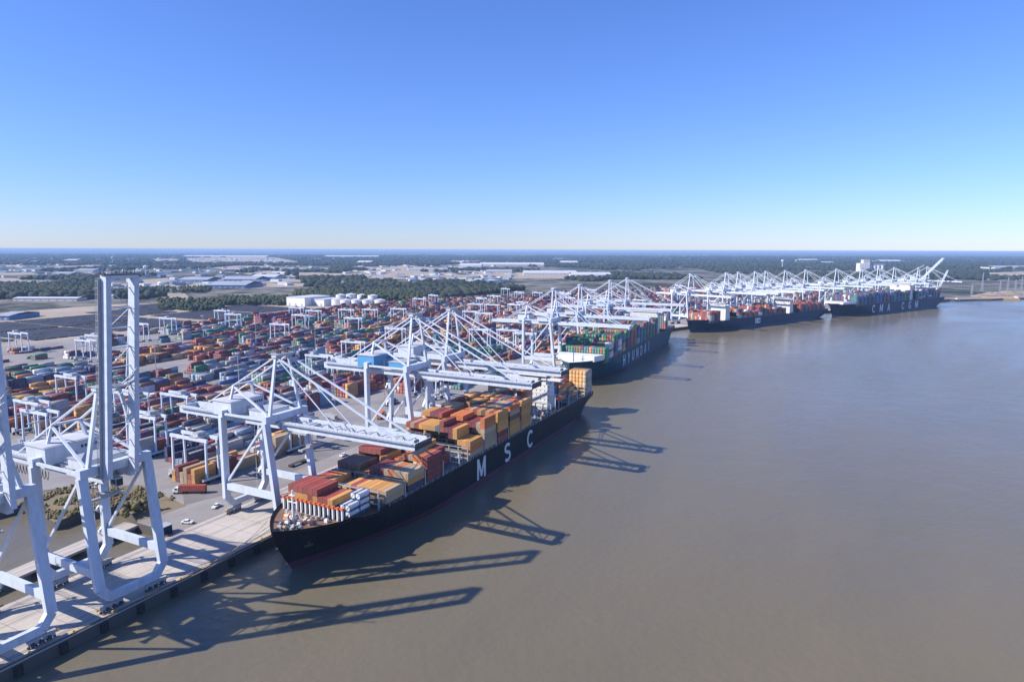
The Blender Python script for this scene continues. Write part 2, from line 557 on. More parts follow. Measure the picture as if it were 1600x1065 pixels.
# yard pavement, sand, bank
ip = offset_poly(QP, -37.0)
yard = [Q1(8, -37), *[(p.x, p.y) for p in ip[1:]], (1000, 1700), (820, 1830), (420, 1900), (100, 1750), Q1(900, -660), Q1(500, -660), Q1(300, -680), Q1(-80, -700), Q1(-80, -200), Q1(20, -130), Q1(38, -100), Q1(30, -58), Q1(8.2, -61)]
sheet("yard_pavement", [(p[0], p[1]) for p in yard], GZ - 0.06, M['asphalt'], "grey container yard pavement")
ln = [Q1(25, -41), Q1(900, -41)] if False else None
sheet("haul_road", [tuple(Q1(s, w)[:2]) for s, w in ((30, -60), (60, -50), (262, -50), (262, -70), (66, -70), (40, -74))], GZ - 0.03, M['lane'], "worn asphalt haul road behind the apron")
bk = [Q1(-7, -92), Q1(3, -93), Q1(16, -86), Q1(12, -66), Q1(8, -60), Q1(30, -57), Q1(40, -100), Q1(20, -132), Q1(-2, -127)]
sheet("scrub_bank", [(p[0], p[1]) for p in bk], GZ - 0.10, M['bank'], "dry scrubby bank at the end of the inlet")
sheet("dirt_field", [tuple(Q1(s, w)[:2]) for s, w in ((-80, -700), (300, -680), (500, -662), (900, -662), (1000, -900), (700, -1150), (300, -1150), (-80, -1000))], GZ - 0.23, M['sand'], "pale bare ground round the chassis fields")
for pts in (((222, 437), (262, 434), (345, 508), (300, 512)), ((250, 470), (420, 470), (450, 484), (262, 490)), ((285, 403), (420, 401), (470, 409), (300, 412)),
            ((560, 418), (640, 414), (720, 424), (600, 425)), ((450, 425), (600, 428), (640, 436), (470, 434)), ((700, 422), (905, 428), (960, 436), (760, 434)),
            ((1530, 426), (1600, 424), (1640, 436), (1540, 434)), ((230, 405), (285, 404), (280, 409), (240, 410))):
    sheet("cleared_ground", [tuple(survey(x, y)[:2]) for x, y in pts], GZ - 0.12 - 0.012 * len([o for o in COL.objects if o.name.startswith("cleared")]) + 0.06 * 0, M['sand'], "pale cleared sandy ground")
rq = random.Random(17)
for k in range(30):
    x, y = rq.uniform(-20, 780), rq.uniform(405, 447)
    a, h = rq.uniform(18, 70) * (y - 385) / 40, rq.uniform(1.2, 4.0) * (y - 385) / 40
    pts = [(x - a, y + rq.uniform(-h, h) * .4), (x - a * .3, y - h), (x + a * .8, y - h * rq.uniform(.4, .9)), (x + a, y + h * .3), (x + a * .2, y + h), (x - a * .6, y + h * .8)]
    sheet("cleared_ground", [tuple(survey(px, py)[:2]) for px, py in pts], GZ - 0.17 - 0.0015 * k, M['sand'], "pale developed ground among the woods")
sheet("river_beach", [(1062, 1572), (1120, 1590), (1162, 1596), (1215, 1625), (1276, 1643), (1500, 1745), (1460, 1800), (1240, 1690), (1040, 1630)], GZ - 0.08, M['rubble'], "sandy rubble shore beyond the last berth")

# ------------------------------------------------------------------ ship-to-shore cranes
GAUGE, LEGY, LEGZ = 30.0, 10.8, 43.5
WX = -4.5                       # the waterside legs lean landward: x of their heads
HINGE = (WX + 2.6, 0.0, 41.6)


def make_crane(name, raised=False, detail=True, house='crane_white'):
    W = M['crane_white']
    root = empty(name, (0, 0, 0))
    for x in (0.0, -GAUGE):
        for sy in (-1, 1):
            lg = MB()
            y = sy * LEGY
            # box leg: straight shaft, then a mitred bend that runs into the sill beam
            hx = WX if x == 0 else x
            lg.beam((hx, y, LEGZ), (x, y, 7.6), 1.7, 2.9, 1.7, 2.9, up=(0, 1, 0))
            lg.beam((x, y, 8.0), (x, sy * (LEGY - 2.9), 4.2), 1.72, 2.8, 1.72, 2.5, up=(0, 1, 0))
            leg = lg.build('leg', W, root)
            if detail:
                bg_ = MB()
                bg_.bx(x - 0.5, x + 0.5, sy * 3.6, sy * 11.6, 1.9, 2.5)
                for k in range(2):
                    yc = sy * (5.6 + 4.0 * k)
                    bg_.side_prism([(x - 0.45, 0.8), (x + 0.45, 0.8), (x + 0.35, 1.9), (x - 0.35, 1.9)], yc - 1.7, yc + 1.7)
                bogie = bg_.build('bogie', M['crane_grey'], leg)
                wh = MB()
                for k in range(8):
                    yc = sy * (4.1 + k * 1.0)
                    wh.cyl((x - 0.18, yc, 0.42), (x + 0.18, yc, 0.42), 0.42, n=10)
                o = wh.build('wheel_set', M['dark_steel'], leg); o["kind"] = "stuff"
                mt = MB()
                for yc in (5.0, 7.2, 9.4):
                    mt.bx(x + (0.55 if x == 0 else -1.2), x + (1.2 if x == 0 else -0.55), sy * yc - 0.4, sy * yc + 0.4, 0.7, 1.5)
                o = mt.build('drive_motor', M['dark_steel'], leg); o['kind'] = 'stuff'
                bf = MB(); bf.cyl((x, sy * 11.6, 1.6), (x, sy * 12.5, 1.6), 0.35); bf.build('buffer', M['yellow_paint'], leg)
            else:
                MB().bx(x - 0.5, x + 0.5, sy * 3.6, sy * 11.6, 0.15, 2.5).build('bogie', M['dark_steel'], root)
        MB().bx(x - 0.84, x + 0.84, -LEGY + 2.8, LEGY - 2.8, 2.9, 5.5).build('sill_beam', W, root)
        cx = WX if x == 0 else x
        cb = MB(); cb.bx(cx - 1.2, cx + 1.2, -LEGY - 1.0, LEGY + 1.0, 43.5, 46.3); cb.build('cross_beam', W, root)
    for sy in (-1, 1):
        y = sy * LEGY
        MB().bx(-GAUGE + 1.15, -1.15, y - 0.8, y + 0.8, 11.6, 14.4).build('portal_tie', W, root)
        MB().beam((WX - 1.0, y, LEGZ - 0.6), (-GAUGE + 1.2, y, 15.0), 0.8, 0.8).build('diagonal_brace', W, root)
        MB().bx(-GAUGE + 1.2, WX - 1.2, y - 0.35, y + 0.35, 44.3, 45.2).build('upper_tie', W, root)
        g = MB()
        hw = 0.8 if detail else 0.55
        g.bx(-64.0, WX + 1.9, sy * 4.4 - hw, sy * 4.4 + hw, 40.2 if detail else 41.0, 43.3)
        gd = g.build('girder', W, root)
        if detail:
            wk = MB()
            yo = sy * 5.75
            wk.bx(-63, WX + 1.0, yo - 0.5, yo + 0.5, 42.6, 42.75)
            for k in range(30): wk.bx(-62.9 + k * 2, -62.8 + k * 2, yo + sy * 0.45, yo + sy * 0.52, 42.75, 43.85)
            for z in (43.3, 43.85): wk.bx(-63, WX + 1.0, yo + sy * 0.45, yo + sy * 0.52, z, z + 0.07)
            wk.build('walkway', M['crane_grey'], gd)
            # festoon cable hanging in loops below the landside girder
            if sy == -1:
                fs = MB()
                for k in range(16):
                    x0 = -62 + k * 1.9
                    prev = None
                    for t in range(7):
                        xx = x0 + t / 6 * 1.9; zz = 39.9 - 3.0 * (1 - (2 * t / 6 - 1) ** 2)
                        if prev: fs.beam(prev, (xx, yo, zz), 0.14, 0.14)
                        prev = (xx, yo, zz)
                o = fs.build('festoon_cable', M['rubber'], gd); o["kind"] = "stuff"
    MB().bx(-64.6, -64.0, -5.2, 5.2, 40.4, 43.2).build('girder_end_beam', W, root)
    # pylon pair over the waterside legs, apex, posts over the landside legs, stays
    for sy in (-1, 1):
        MB().beam((WX, sy * 8.6, 46.0), (WX - 0.6, sy * 3.4, 70.2), 1.25, 1.1, 1.0, 0.9).build('pylon', W, root)
        MB().beam((-GAUGE, sy * 7.2, 46.0), (-GAUGE + 0.8, sy * 4.6, 56.0), 1.1, 0.9).build('rear_post', W, root)
        for dy in ((-0.35, 0.35) if detail else (0,)):
            MB().beam((WX - 1.0, sy * 3.4 + dy, 69.8), (-GAUGE + 0.8, sy * 4.6 + dy, 56.0), 0.38, 0.45).build('backstay', W, root)
        MB().beam((-GAUGE + 0.4, sy * 4.6, 55.6), (WX - 1.2, sy * 8.9, 46.4), 0.75, 0.75).build('strut', W, root)
        MB().beam((-GAUGE + 0.4, sy * 4.6, 55.8), (-52, sy * 4.4, 43.2), 0.45, 0.45).build('rear_stay', W, root)
    ap = MB(); ap.bx(WX - 1.8, WX + 0.8, -4.6, 4.6, 69.8, 71.0)
    apex = ap.build('apex_beam', W, root)
    MB().bx(-GAUGE + 0.2, -GAUGE + 1.2, -4.6, 4.6, 55.6, 56.3).build('post_tie', W, root)
    if detail:
        pf = MB()
        pf.bx(WX - 3.0, WX + 2.0, -4.9, 4.9, 71.0, 71.15)
        for x in (WX - 2.95, WX + 1.95):
            for k in range(9): pf.bx(x - 0.04, x + 0.04, -4.8 + k * 1.2, -4.72 + k * 1.2, 71.15, 72.25)
            pf.bx(x - 0.04, x + 0.04, -4.8, 4.8, 72.2, 72.28)
        pf.build('apex_platform', M['crane_grey'], apex)
        for y in (-2.6, -1.3, 1.3, 2.6): MB().cyl((WX - 0.4, y - 0.25, 71.9), (WX - 0.4, y + 0.25, 71.9), 0.75, n=14).build('sheave', M['dark_steel'], apex)
        mh = MB(); mh.cyl((WX - 0.4, 0, 71), (WX - 0.4, 0, 75), 0.09, 0.05, 6); mh.build('lightning_rod', M['galv'], apex)
    # machinery house and electrical house
    mhs = MB(); mhs.bx(-37.5, -26.5, -9.0 if detail else -6.5, 9.0 if detail else 6.5, 43.4, 49.4 if detail else 48.2)
    mh = mhs.build('machinery_house', M[house], root)
    rf = MB(); rf.side_prism([(-38.0, 49.4), (-26.0, 49.4), (-26.6, 49.8), (-32, 50.4), (-37.4, 49.8)], -9.4 if detail else -6.8, 9.4 if detail else 6.8); rf.build('roof', M['roof_white'], mh)
    if detail:
        dm = MB(); dm.bx(-26.48, -26.42, -1.0, 1.0, 43.6, 46.2); dm.build('door', M['crane_grey'], mh)
        ln = MB()
        for k in range(5): ln.bx(-26.48, -26.42, 2.4 + k * 1.2, 3.2 + k * 1.2, 46.8, 47.8)
        ln.build('louvre', M['dark_steel'], mh)
    eh = MB(); eh.bx(-18.5, -9.0, -6.6, 6.6, 43.5, 46.8); e_ = eh.build('electrical_house', M['crane_blue'] if house != 'crane_white' else W, root)
    rf = MB(); rf.bx(-18.8, -8.7, -6.9, 6.9, 46.8, 47.05); rf.build('roof', M['roof_grey'], e_)
    # trolley with operator cab and spreader
    tx = -12.0 if raised else 9.0
    t_ = MB(); t_.bx(tx - 3.5, tx + 3.5, -6.2, 6.2, 39.4, 40.1); t_.bx(tx - 2.2, tx + 2.2, -3.4, 3.4, 40.1, 42.2)
    tr_ = t_.build('trolley', M['crane_grey'], root)
    cb = MB(); cb.bx(tx + 2.2, tx + 5.2, 1.2, 3.6, 36.4, 39.3)
    cab = cb.build('operator_cab', M['crane_white'], root)
    if detail:
        wdw = MB(); wdw.bx(tx + 5.2, tx + 5.26, 1.35, 3.45, 36.7, 38.9); wdw.bx(tx + 2.5, tx + 5.0, 1.14, 1.2, 37.2, 38.9); wdw.bx(tx + 2.5, tx + 5.0, 3.6, 3.66, 37.2, 38.9)
        wdw.build('window', M['glass'], cab)
        hr = MB()
        for xx in (tx - 1.2, tx + 1.2):
            for yy in (-2.4, 2.4): hr.cyl((xx, yy, 33.2), (xx, yy, 39.6), 0.07, n=5)
        o = hr.build('hoist_rope', M['dark_steel'], tr_); o['kind'] = 'stuff'
        sp = MB(); sp.bx(tx - 0.7, tx + 0.7, -6.0, 6.0, 32.3, 32.9); sp.bx(tx - 1.2, tx + 1.2, -6.1, -5.7, 32.2, 33.0); sp.bx(tx - 1.2, tx + 1.2, 5.7, 6.1, 32.2, 33.0); sp.bx(tx - 1.0, tx + 1.0, -1.6, 1.6, 32.9, 33.9)
        sp.build('spreader', M['galv'], tr_)
        # stair tower up one landside leg
        st = MB()
        xs, ys = -GAUGE - 2.4, LEGY
        for k in range(9):
            z0 = 4.0 + k * 4.3
            a, b_ = (ys - 1.8, ys + 1.8) if k % 2 == 0 else (ys + 1.8, ys - 1.8)
            st.beam((xs, a, z0), (xs, b_, z0 + 4.1), 0.8, 0.18)
            st.beam((xs - 0.4, a, z0 + 1.0), (xs - 0.4, b_, z0 + 5.1), 0.06, 0.06)
            st.bx(xs - 0.6, xs + 1.2, b_ - 0.6, b_ + 0.6, z0 + 4.1, z0 + 4.25)
        for yy in (ys - 2.2, ys + 2.2):
            st.bx(xs - 0.65, xs - 0.5, yy - 0.08, yy + 0.08, 3.0, 43.0)
        st.build('stairway', M['galv'], root)
    # boom about its hinge
    BOOM = 64.0 if raised else 66.0
    bmb = MB()
    for sy in (-1, 1):
        hw = 0.8 if detail else 0.55
        bmb.bx(0.3, BOOM, sy * 4.4 - hw, sy * 4.4 + hw, -1.5 if detail else -0.6, 1.5)
    bmb.bx(BOOM, BOOM + 1.0, -5.2, 5.2, -1.3, 1.3)
    boom = bmb.build('boom', W, root)
    boom.location = HINGE
    for k in range(10):
        xx = 5 + k * 6.2
        MB().bx(xx - 0.16, xx + 0.16, -3.6, 3.6, 0.5, 0.85).build('boom_tie', W, boom)
    if detail:
        for k in range(9):
            x0 = 5 + k * 6.2
            sg = 1 if k % 2 else -1
            MB().beam((x0, -3.6 * sg, 0.6), (x0 + 6.2, 3.6 * sg, 0.6), 0.2, 0.2).build('boom_brace', W, boom)
        for sy in (-1, 1):
            wk = MB(); yo = sy * 5.75
            wk.bx(0.5, BOOM, yo - 0.5, yo + 0.5, 0.9, 1.05)
            for k in range(32): wk.bx(1 + k * 2, 1.1 + k * 2, yo + sy * 0.42, yo + sy * 0.5, 1.05, 2.15)
            for z in (1.55, 2.1): wk.bx(0.5, BOOM, yo + sy * 0.42, yo + sy * 0.5, z, z + 0.07)
            wk.build('walkway', M['crane_grey'], boom)
        tp = MB(); tp.bx(BOOM + 1.0, BOOM + 1.25, -5.6, 5.6, -1.2, 1.05)
        for k in range(10): tp.bx(BOOM + 1.25, BOOM + 2.5, -5.5 + k * 1.2, -5.38 + k * 1.2, 0.93, 1.05)
        tp.bx(BOOM + 2.42, BOOM + 2.5, -5.5, 5.5, 0.92, 1.0)
        for y in (-4.8, -3.4, 3.4, 4.8): tp.cyl((BOOM + 0.9, y - 0.2, 2.1), (BOOM + 0.9, y + 0.2, 2.1), 0.6, n=10)
        tp.build('tip_platform', M['dark_steel'], boom)
    for sy in (-1, 1):
        for xa, ww in ((29.0, 0.42), (58.0, 0.42)):
            if raised:     # folded up against the raised boom, hanging from the apex
                MB().beam((WX + 0.2, sy * 3.2, 69.9), (WX + 6.5 + xa * 0.06, sy * 3.2, 69.9 + xa * 0.12), 0.3, 0.3).build('forestay', W, root)
                MB().beam((xa * 0.55, sy * 3.3, 2.0), (xa, sy * 4.2, 1.6), 0.35, 0.35).build('stay_link', W, boom)
            else:
                for dy in ((-0.35, 0.35) if detail and xa > 30 else (0,)):
                    MB().beam((WX - 0.2, sy * 3.4 + dy, 69.9), (HINGE[0] + xa, sy * 4.3 + dy, HINGE[2] + 1.5), ww * 0.8, ww).build('forestay', W, root)
    if raised: boom.rotation_euler.y = -R(83.5)
    return root


def set_crane(root, p, rz, label, group='quay cranes along the berths', zs=1.0):
    root.location = p; root.rotation_euler.z = rz; root.scale = (1.0 if zs == 1 else 1.04, 1, zs)
    return tag(root, label, 'quay crane', group)


cr_up = make_crane('quay_crane', True, True)
set_crane(cr_up, Q1(-31.0, -4, GZ), Q1.rz, 'tall white quay crane with raised boom on the bare quay before the near ship')
cr_edge = copy_tree(cr_up)
for ch in cr_edge.children:
    if ch.name.startswith('boom'): ch.rotation_euler.y = -R(89.5)
set_crane(cr_edge, Q1(-67.0, -4, GZ), Q1.rz, 'white quay crane cut off by the picture edge, only legs and sill beam in view')
cr_dn = make_crane('quay_crane', False, True)
set_crane(cr_dn, Q1(42.5, -4, GZ), Q1.rz, 'white quay crane with lowered boom over the bow bays of the near ship')
cr_bl = make_crane('quay_crane', False, True, 'crane_blue')
set_crane(cr_bl, Q1(140.0, -4, GZ), Q1.rz, 'blue-housed quay crane with lowered boom over the midship bays of the near ship', zs=1.12)
c2 = copy_tree(cr_dn)
set_crane(c2, Q1(178.0, -4, GZ), Q1.rz, 'white-housed quay crane just behind the blue-housed one, boom lowered toward the near deckhouse', zs=1.12)
lt_dn = make_crane('quay_crane', False, False)
far = [(F2, 32.0, 'white quay crane, first over the green-laden ship'),
       (F2, 106.0, 'white quay crane, second over the green-laden ship from its bow'),
       (F2, 214.0, 'white quay crane, third over the green-laden ship from its bow'),
       (F2, 290.0, 'white quay crane, fourth over the green-laden ship and next to its stern'),
       (F3, 51.0, 'white quay crane over the bow of the ship with red boxes'),
       (F3, 146.0, 'white quay crane by the forward deckhouse of the ship with red boxes'),
       (F3, 181.0, 'white quay crane just aft of the forward deckhouse of the ship with red boxes'),
       (F3, 232.0, 'white quay crane over the middle of the ship with red boxes, left of a pair'),
       (F3, 266.0, 'white quay crane over the middle of the ship with red boxes, right of a pair'),
       (F3, 331.0, 'white quay crane over the after deckhouse of the ship with red boxes'),
       (F3, 500.0 - 95, 'white quay crane between the two farthest ships'),
       (F4, 105.0, 'white quay crane over the bow bays of the farthest ship'),
       (F4, 198.0, 'white quay crane over the middle of the farthest ship, left one'),
       (F4, 269.0, 'white quay crane over the middle of the farthest ship, right one'),
       (F4, 338.0, 'white quay crane over the after bays of the farthest ship'),
       (F5, 60.0, 'white quay crane off the stern of the farthest ship')]
for i, (fr, t, lab) in enumerate(far):
    c = lt_dn if i == 0 else copy_tree(lt_dn)
    set_crane(c, fr(t, -4, GZ), fr.rz, lab, zs=1.12)
lt_up = make_crane('quay_crane', True, False)
set_crane(lt_up, F5(15.0, -4, GZ), F5.rz, 'white quay crane with boom half raised, last berth at the far end', zs=1.1)
for ch in lt_up.children:
    if ch.name.startswith('boom'): ch.rotation_euler.y = -R(48)
c = copy_tree(lt_up)
set_crane(c, F5(120.0, -4, GZ), F5.rz, 'small white crane with steep boom at the far end of the quay', zs=0.9)
for ch in c.children:
    if ch.name.startswith('boom'): ch.rotation_euler.y = -R(72)
c.scale = (0.75, 0.8, 0.68)

# ------------------------------------------------------------------ ships
def smooth(x):
    x = max(0.0, min(1.0, x)); return x * x * (3 - 2 * x)


def hull_mesh(L, B, zdeck, zfc, rake, boot, mats, fc_len=0.09):
    """local: y runs from stem to stern, x athwart (+ river side), z up from the water"""
    lv = [-3.0, 0.0, boot, boot + 2.5, zdeck * 0.62, zdeck * 0.82, None]
    nq = 46
    qs = [(i / (nq - 1)) ** 1.6 for i in range(nq // 2)]
    qs = [0.5 * (i / 22) ** 1.8 for i in range(23)] + [0.5 + 0.5 * (1 - (1 - i / 23) ** 1.4) for i in range(1, 24)]
    mb = MB()
    grid = []
    for q in qs:
        row = []
        for k, z in enumerate(lv):
            top = zfc + (zdeck - zfc) * smooth((q - fc_len) / 0.015)
            zz = top if z is None else z
            t = max(0.0, min(1.0, zz / zfc))
            y0 = rake * (1 - t) ** 1.3
            y1 = L - (0 if zz > 3 else (3 - zz) * 2.6)
            y = y0 + (y1 - y0) * q
            a = (y - y0) / L
            ent_n = 1.55 + 1.0 * t; ent_l = 0.30 - 0.17 * t
            hb = 1 - (1 - min(1, a / ent_l)) ** ent_n
            x = max(0.0, (q - 0.86) / 0.14)
            hb *= 1 - (0.62 * (1 - min(1, zz / (zdeck * 0.8))) + 0.05) * x * x
            row.append((hb * B / 2, y, zz))
        grid.append(row)
    for sgn in (1, -1):
        for i in range(len(grid) - 1):
            for k in range(len(lv) - 1):
                a, b_, c, d = grid[i][k], grid[i + 1][k], grid[i + 1][k + 1], grid[i][k + 1]
                P = [(sgn * p[0], p[1], p[2]) for p in (a, b_, c, d)]
                if sgn < 0: P = P[::-1]
                mb.poly(P, 1 if k < 2 else 0)
    g = grid[-1]
    for k in range(len(lv) - 1):
        mb.poly([(g[k][0], g[k][1], g[k][2]), (-g[k][0], g[k][1], g[k][2]), (-g[k + 1][0], g[k + 1][1], g[k + 1][2]), (g[k + 1][0], g[k + 1][1], g[k + 1][2])], 1 if k < 2 else 0)
    deck = []
    for row in grid:
        x, y, z = row[-1]
        deck.append((max(0.0, x - 0.25), y, z - 1.1))
    return mb, deck


def _arc(cx, cy, rx, ry, a0, a1, n=10):
    return [(cx + rx * math.cos(R(a0 + (a1 - a0) * k / n)), cy + ry * math.sin(R(a0 + (a1 - a0) * k / n))) for k in range(n + 1)]


_E = 0.09
STROKES = {
    'M': ([[(_E, 0), (_E, 1)], [(0.86 - _E, 0), (0.86 - _E, 1)], [(_E + .03, .97), (.43, .12)], [(0.86 - _E - .03, .97), (.43, .12)]], 0.86),
    'S': ([_arc(.36, .73, .27, .2, 35, 270) + _arc(.36, .29, .28, .22, 90, -145)], 0.72),
    'C': ([_arc(.42, .5, .34, .42, 48, 312, 14)], 0.78),
    'A': ([[(.06, 0), (.38, .97)], [(.7, 0), (.38, .97)], [(.18, .3), (.58, .3)]], 0.76),
    'G': ([_arc(.42, .5, .34, .42, 48, 325, 14) + [(.72, .42), (.45, .42)]], 0.82),
    'H': ([[(_E, 0), (_E, 1)], [(.68, 0), (.68, 1)], [(_E, .5), (.68, .5)]], 0.77),
    'Y': ([[(.06, 1), (.38, .48)], [(.7, 1), (.38, .48)], [(.38, .5), (.38, 0)]], 0.76),
    'U': ([[(_E, 1), (_E, .33)] + _arc(.38, .33, .29, .25, 180, 360) + [(.67, 1)]], 0.76),
    'N': ([[(_E, 0), (_E, 1)], [(.68, 0), (.68, 1)], [(_E, .97), (.68, .03)]], 0.77),
    'D': ([[(_E, 0), (_E, 1)], [(_E, .92), (.34, .92)] + _arc(.34, .5, .34, .42, 90, -90) + [(_E, .08)]], 0.76),
    'I': ([[(.12, 0), (.12, 1)]], 0.24),
    'Z': ([[(.05, .92), (.66, .92), (.06, .08), (.68, .08)]], 0.72),
}


def letters(text, u0, pitch, size, x, z, mat, parent, step=None):
    """block capitals running aft along the river side, centred every pitch metres, cap height = size"""
    for i, ch in enumerate(text):
        if ch == ' ': continue
        strokes, wd = STROKES[ch]
        mb = MB(); q = 0
        for st in strokes:
            for (a, b_) in zip(st[:-1], st[1:]):
                d = Vector((b_[0] - a[0], b_[1] - a[1])).normalized() * 0.02
                y0, y1 = u0 + i * pitch - wd * size / 2, z
                mb.beam((x + 0.002 * q, y0 + (a[0] - d.x) * size, y1 + (a[1] - d.y) * size), (x + 0.002 * q, y0 + (b_[0] + d.x) * size, y1 + (b_[1] + d.y) * size), 0.17 * size, 0.06, up=(1, 0, 0))
                q = (q + 1) % 5
        mb.build('letter', mat, parent)


def deck_strip(deck, zadd, mat, name, parent, q0=0.0, q1=1e9):
    mb = MB()
    d = [p for p in deck if q0 <= p[1] <= q1]
    for a, b_ in zip(d[:-1], d[1:]):
        mb.poly([(-a[0], a[1], a[2] + zadd), (a[0], a[1], a[2] + zadd), (b_[0], b_[1], b_[2] + zadd), (-b_[0], b_[1], b_[2] + zadd)])
    return mb.build(name, mat, parent)


def deckhouse(root, y, z0, B, floors, depth, wing=True, funnel=True, mat='white_paint', narrow=0.78):
    mb = MB()
    h = 2.9
    for k in range(floors):
        wdt = B * (narrow if k < floors - 1 else narrow - 0.06)
        mb.bx(-wdt / 2, wdt / 2, y, y + depth - (0.4 * k), z0 + k * h, z0 + (k + 1) * h - 0.02)
        mb.bx(-wdt / 2 - 0.25, wdt / 2 + 0.25, y - 0.2, y + depth + 0.2 - 0.4 * k, z0 + (k + 1) * h - 0.14, z0 + (k + 1) * h)
    dh = mb.build('deckhouse', M[mat], root)
    zt = z0 + floors * h
    wm = MB()
    for k in range(floors - 1):
        n = 9
        for i in range(n):
            xc = (i - (n - 1) / 2) * B * 0.075
            wm.bx(xc - 0.32, xc + 0.32, y - 0.05, y + 0.02, z0 + k * h + 1.2, z0 + k * h + 1.85)
    o = wm.build('porthole', M['glass'], dh); o["kind"] = "stuff"
    br = MB()
    br.bx(-B * narrow / 2.1, B * narrow / 2.1, y - 1.0, y + depth * 0.55, zt, zt + 3.0)
    if wing: br.bx(-B / 2 - 0.6, B / 2 + 0.6, y - 0.4, y + 3.6, zt - 0.15, zt + 1.1)
    bridge = br.build('bridge', M['white_paint'], root)
    bw = MB(); bw.bx(-B * narrow / 2.15, B * narrow / 2.15, y - 1.06, y - 1.0, zt + 1.3, zt + 2.4)
    bw.bx(B * narrow / 2.1, B * narrow / 2.1 + 0.06, y - 0.8, y + depth * 0.5, zt + 1.3, zt + 2.4)
    bw.build('window', M['glass'], bridge)
    ms = MB()
    ms.cyl((0, y + 2, zt + 3), (0, y + 2, zt + 11), 0.45, 0.25, 8)
    ms.bx(-2.6, 2.6, y + 1.8, y + 2.2, zt + 7.5, zt + 7.8); ms.bx(-1.8, 1.8, y + 1.3, y + 1.6, zt + 9, zt + 9.4)
    ms.build('radar_mast', M['white_paint'], bridge)
    return dh, zt


def make_ship(name, fr_o, fr_h, L, B, zdeck, zfc, rake, boot, hullmat, bootmat, label, group='container ships berthed along the quay', deckmat='deck_brown'):
    fr = Frame(fr_o, fr_h)
    root = empty(name, (fr.o.x, fr.o.y, 0), fr.rz, label, 'container ship', group)
    mb, deck = hull_mesh(L, B, zdeck, zfc, rake, boot, None)
    hull = mb.build('hull', [M[hullmat], M[bootmat]], root)
    for p in hull.data.polygons: p.use_smooth = False
    deck_strip(deck, 0.0, M[deckmat], 'deck', root)
    return fr, root, deck, hull


# nearest ship -------------------------------------------------------------
S1B, S1L, S1D = 38.5, 290.0, 15.4
cl = Q1(4.0, 21.5)
fr1, sh1, dk1, hu1 = make_ship('container_ship', (cl.x, cl.y), HD, S1L, S1B, S1D, 18.0, 9.0, 3.0, 'hull_black', 'boot_maroon',
                               'nearest container ship, black hull lettered M S C, stacked with ochre and maroon boxes')
letters("MSC", 119.7, 29.2, 10.4, S1B / 2 + 0.09, 3.4, M['letter_white'], sh1)
Z1 = 16.8
BAYS1 = [(25.0, "033333322200000"), (42.0, "222211122222222"), (57.0, "333332233333333"), (71.5, "444443223344444"), (86.0, "445544444433200"),
         (109.0, "555555556555333"), (123.5, "666665566655556"), (138.0, "566655566666666"), (152.5, "655566656666666"), (167.0, "665566566666666"),
         (182.0, "555666653000000"), (197.0, "666555666600000"), (243.0, "000344555544000"), (257.5, "003445554432100"), (272.0, "000000043366666")]
# hatch covers and lashing bridges
for u, prof in BAYS1 + [(100.0, "")]:
    hm = MB()
    w0 = 13.0 if u < 30 else (16.5 if u < 45 else 18.0)
    ln_ = 6.5 if u == 100.0 else 12.6
    for k in range(3):
        a = -w0 + k * 2 * w0 / 3
        hm.bx(a + 0.15, a + 2 * w0 / 3 - 0.15, u - 0.2, u + ln_, S1D - 1.2, Z1 - 0.02)
    hm.build('hatch_cover', M['deck_grey'], sh1)
for u in [40.2] + [b_[0] + 13.3 for b_ in BAYS1[1:5]] + [107.2] + [b_[0] + 13.2 for b_ in BAYS1[5:12]] + [241.0, 256.2, 270.8, 285.3]:
    lm = MB()
    w0 = 18.6 if u > 45 else 16.6
    for k in range(8):
        xx = -w0 + k * 2 * w0 / 7
        lm.bx(xx - 0.22, xx + 0.22, u - 0.35, u + 0.35, S1D - 1.1, Z1 + 5.2)
    for z in (Z1 + 0.1, Z1 + 2.7, Z1 + 5.2): lm.bx(-w0 - 0.3, w0 + 0.3, u - 0.45, u + 0.45, z, z + 0.14)
    for z in (Z1 + 3.7, Z1 + 6.2): lm.bx(-w0 - 0.3, w0 + 0.3, u - 0.45, u - 0.40, z, z + 0.06)
    lm.build('lashing_bridge', M['galv'], sh1)
sm = MB()
for k in range(60):
    u = 44 + k * 4.0
    for sy in (-1, 1):
        sm.bx(sy * 18.9 - 0.12, sy * 18.9 + 0.12, u - 0.12, u + 0.12, S1D - 1.1, S1D + 0.9)
for sy in (-1, 1):
    for z in (S1D - 0.1, S1D + 0.4, S1D + 0.85): sm.bx(sy * 18.9 - 0.04, sy * 18.9 + 0.04, 44, 282, z, z + 0.06)
o = sm.build('railing', M['galv'], sh1); o["kind"] = "stuff"
pm = MB()
for k in range(26):
    u = 60 + k * 8.6
    if 215 < u < 240: continue
    pm.bx(17.7, 18.2, u - 0.25, u + 0.25, S1D - 1.1, Z1 - 0.05); pm.bx(-18.2, -17.7, u - 0.25, u + 0.25, S1D - 1.1, Z1 - 0.05)
o = pm.build('stanchion', M['mast_buff'], sh1); o["kind"] = "stuff"
# breakwater: white posts with orange heads in front of a dark wall
bw = MB(); bw.beam((-14.6, 21.3, 19.1), (15.6, 21.3, 19.1), 0.35, 4.2)
brk = bw.build('breakwater', M['hull_navy'], sh1)
for k in range(14):
    xx = -14.2 + k * 2.26
    MB().bx(xx - 0.3, xx + 0.3, 20.0, 20.9, 16.9, 21.3).build('post', M['white_paint'], brk); MB().bx(xx - 0.55, xx + 0.55, 19.9, 21.0, 21.3, 22.2).build('post_head', M['orange_paint'], brk)
bt = MB(); bt.bx(-14.9, 15.9, 20.2, 20.7, 21.5, 21.9); bt.build('top_rail', M['orange_paint'], brk)
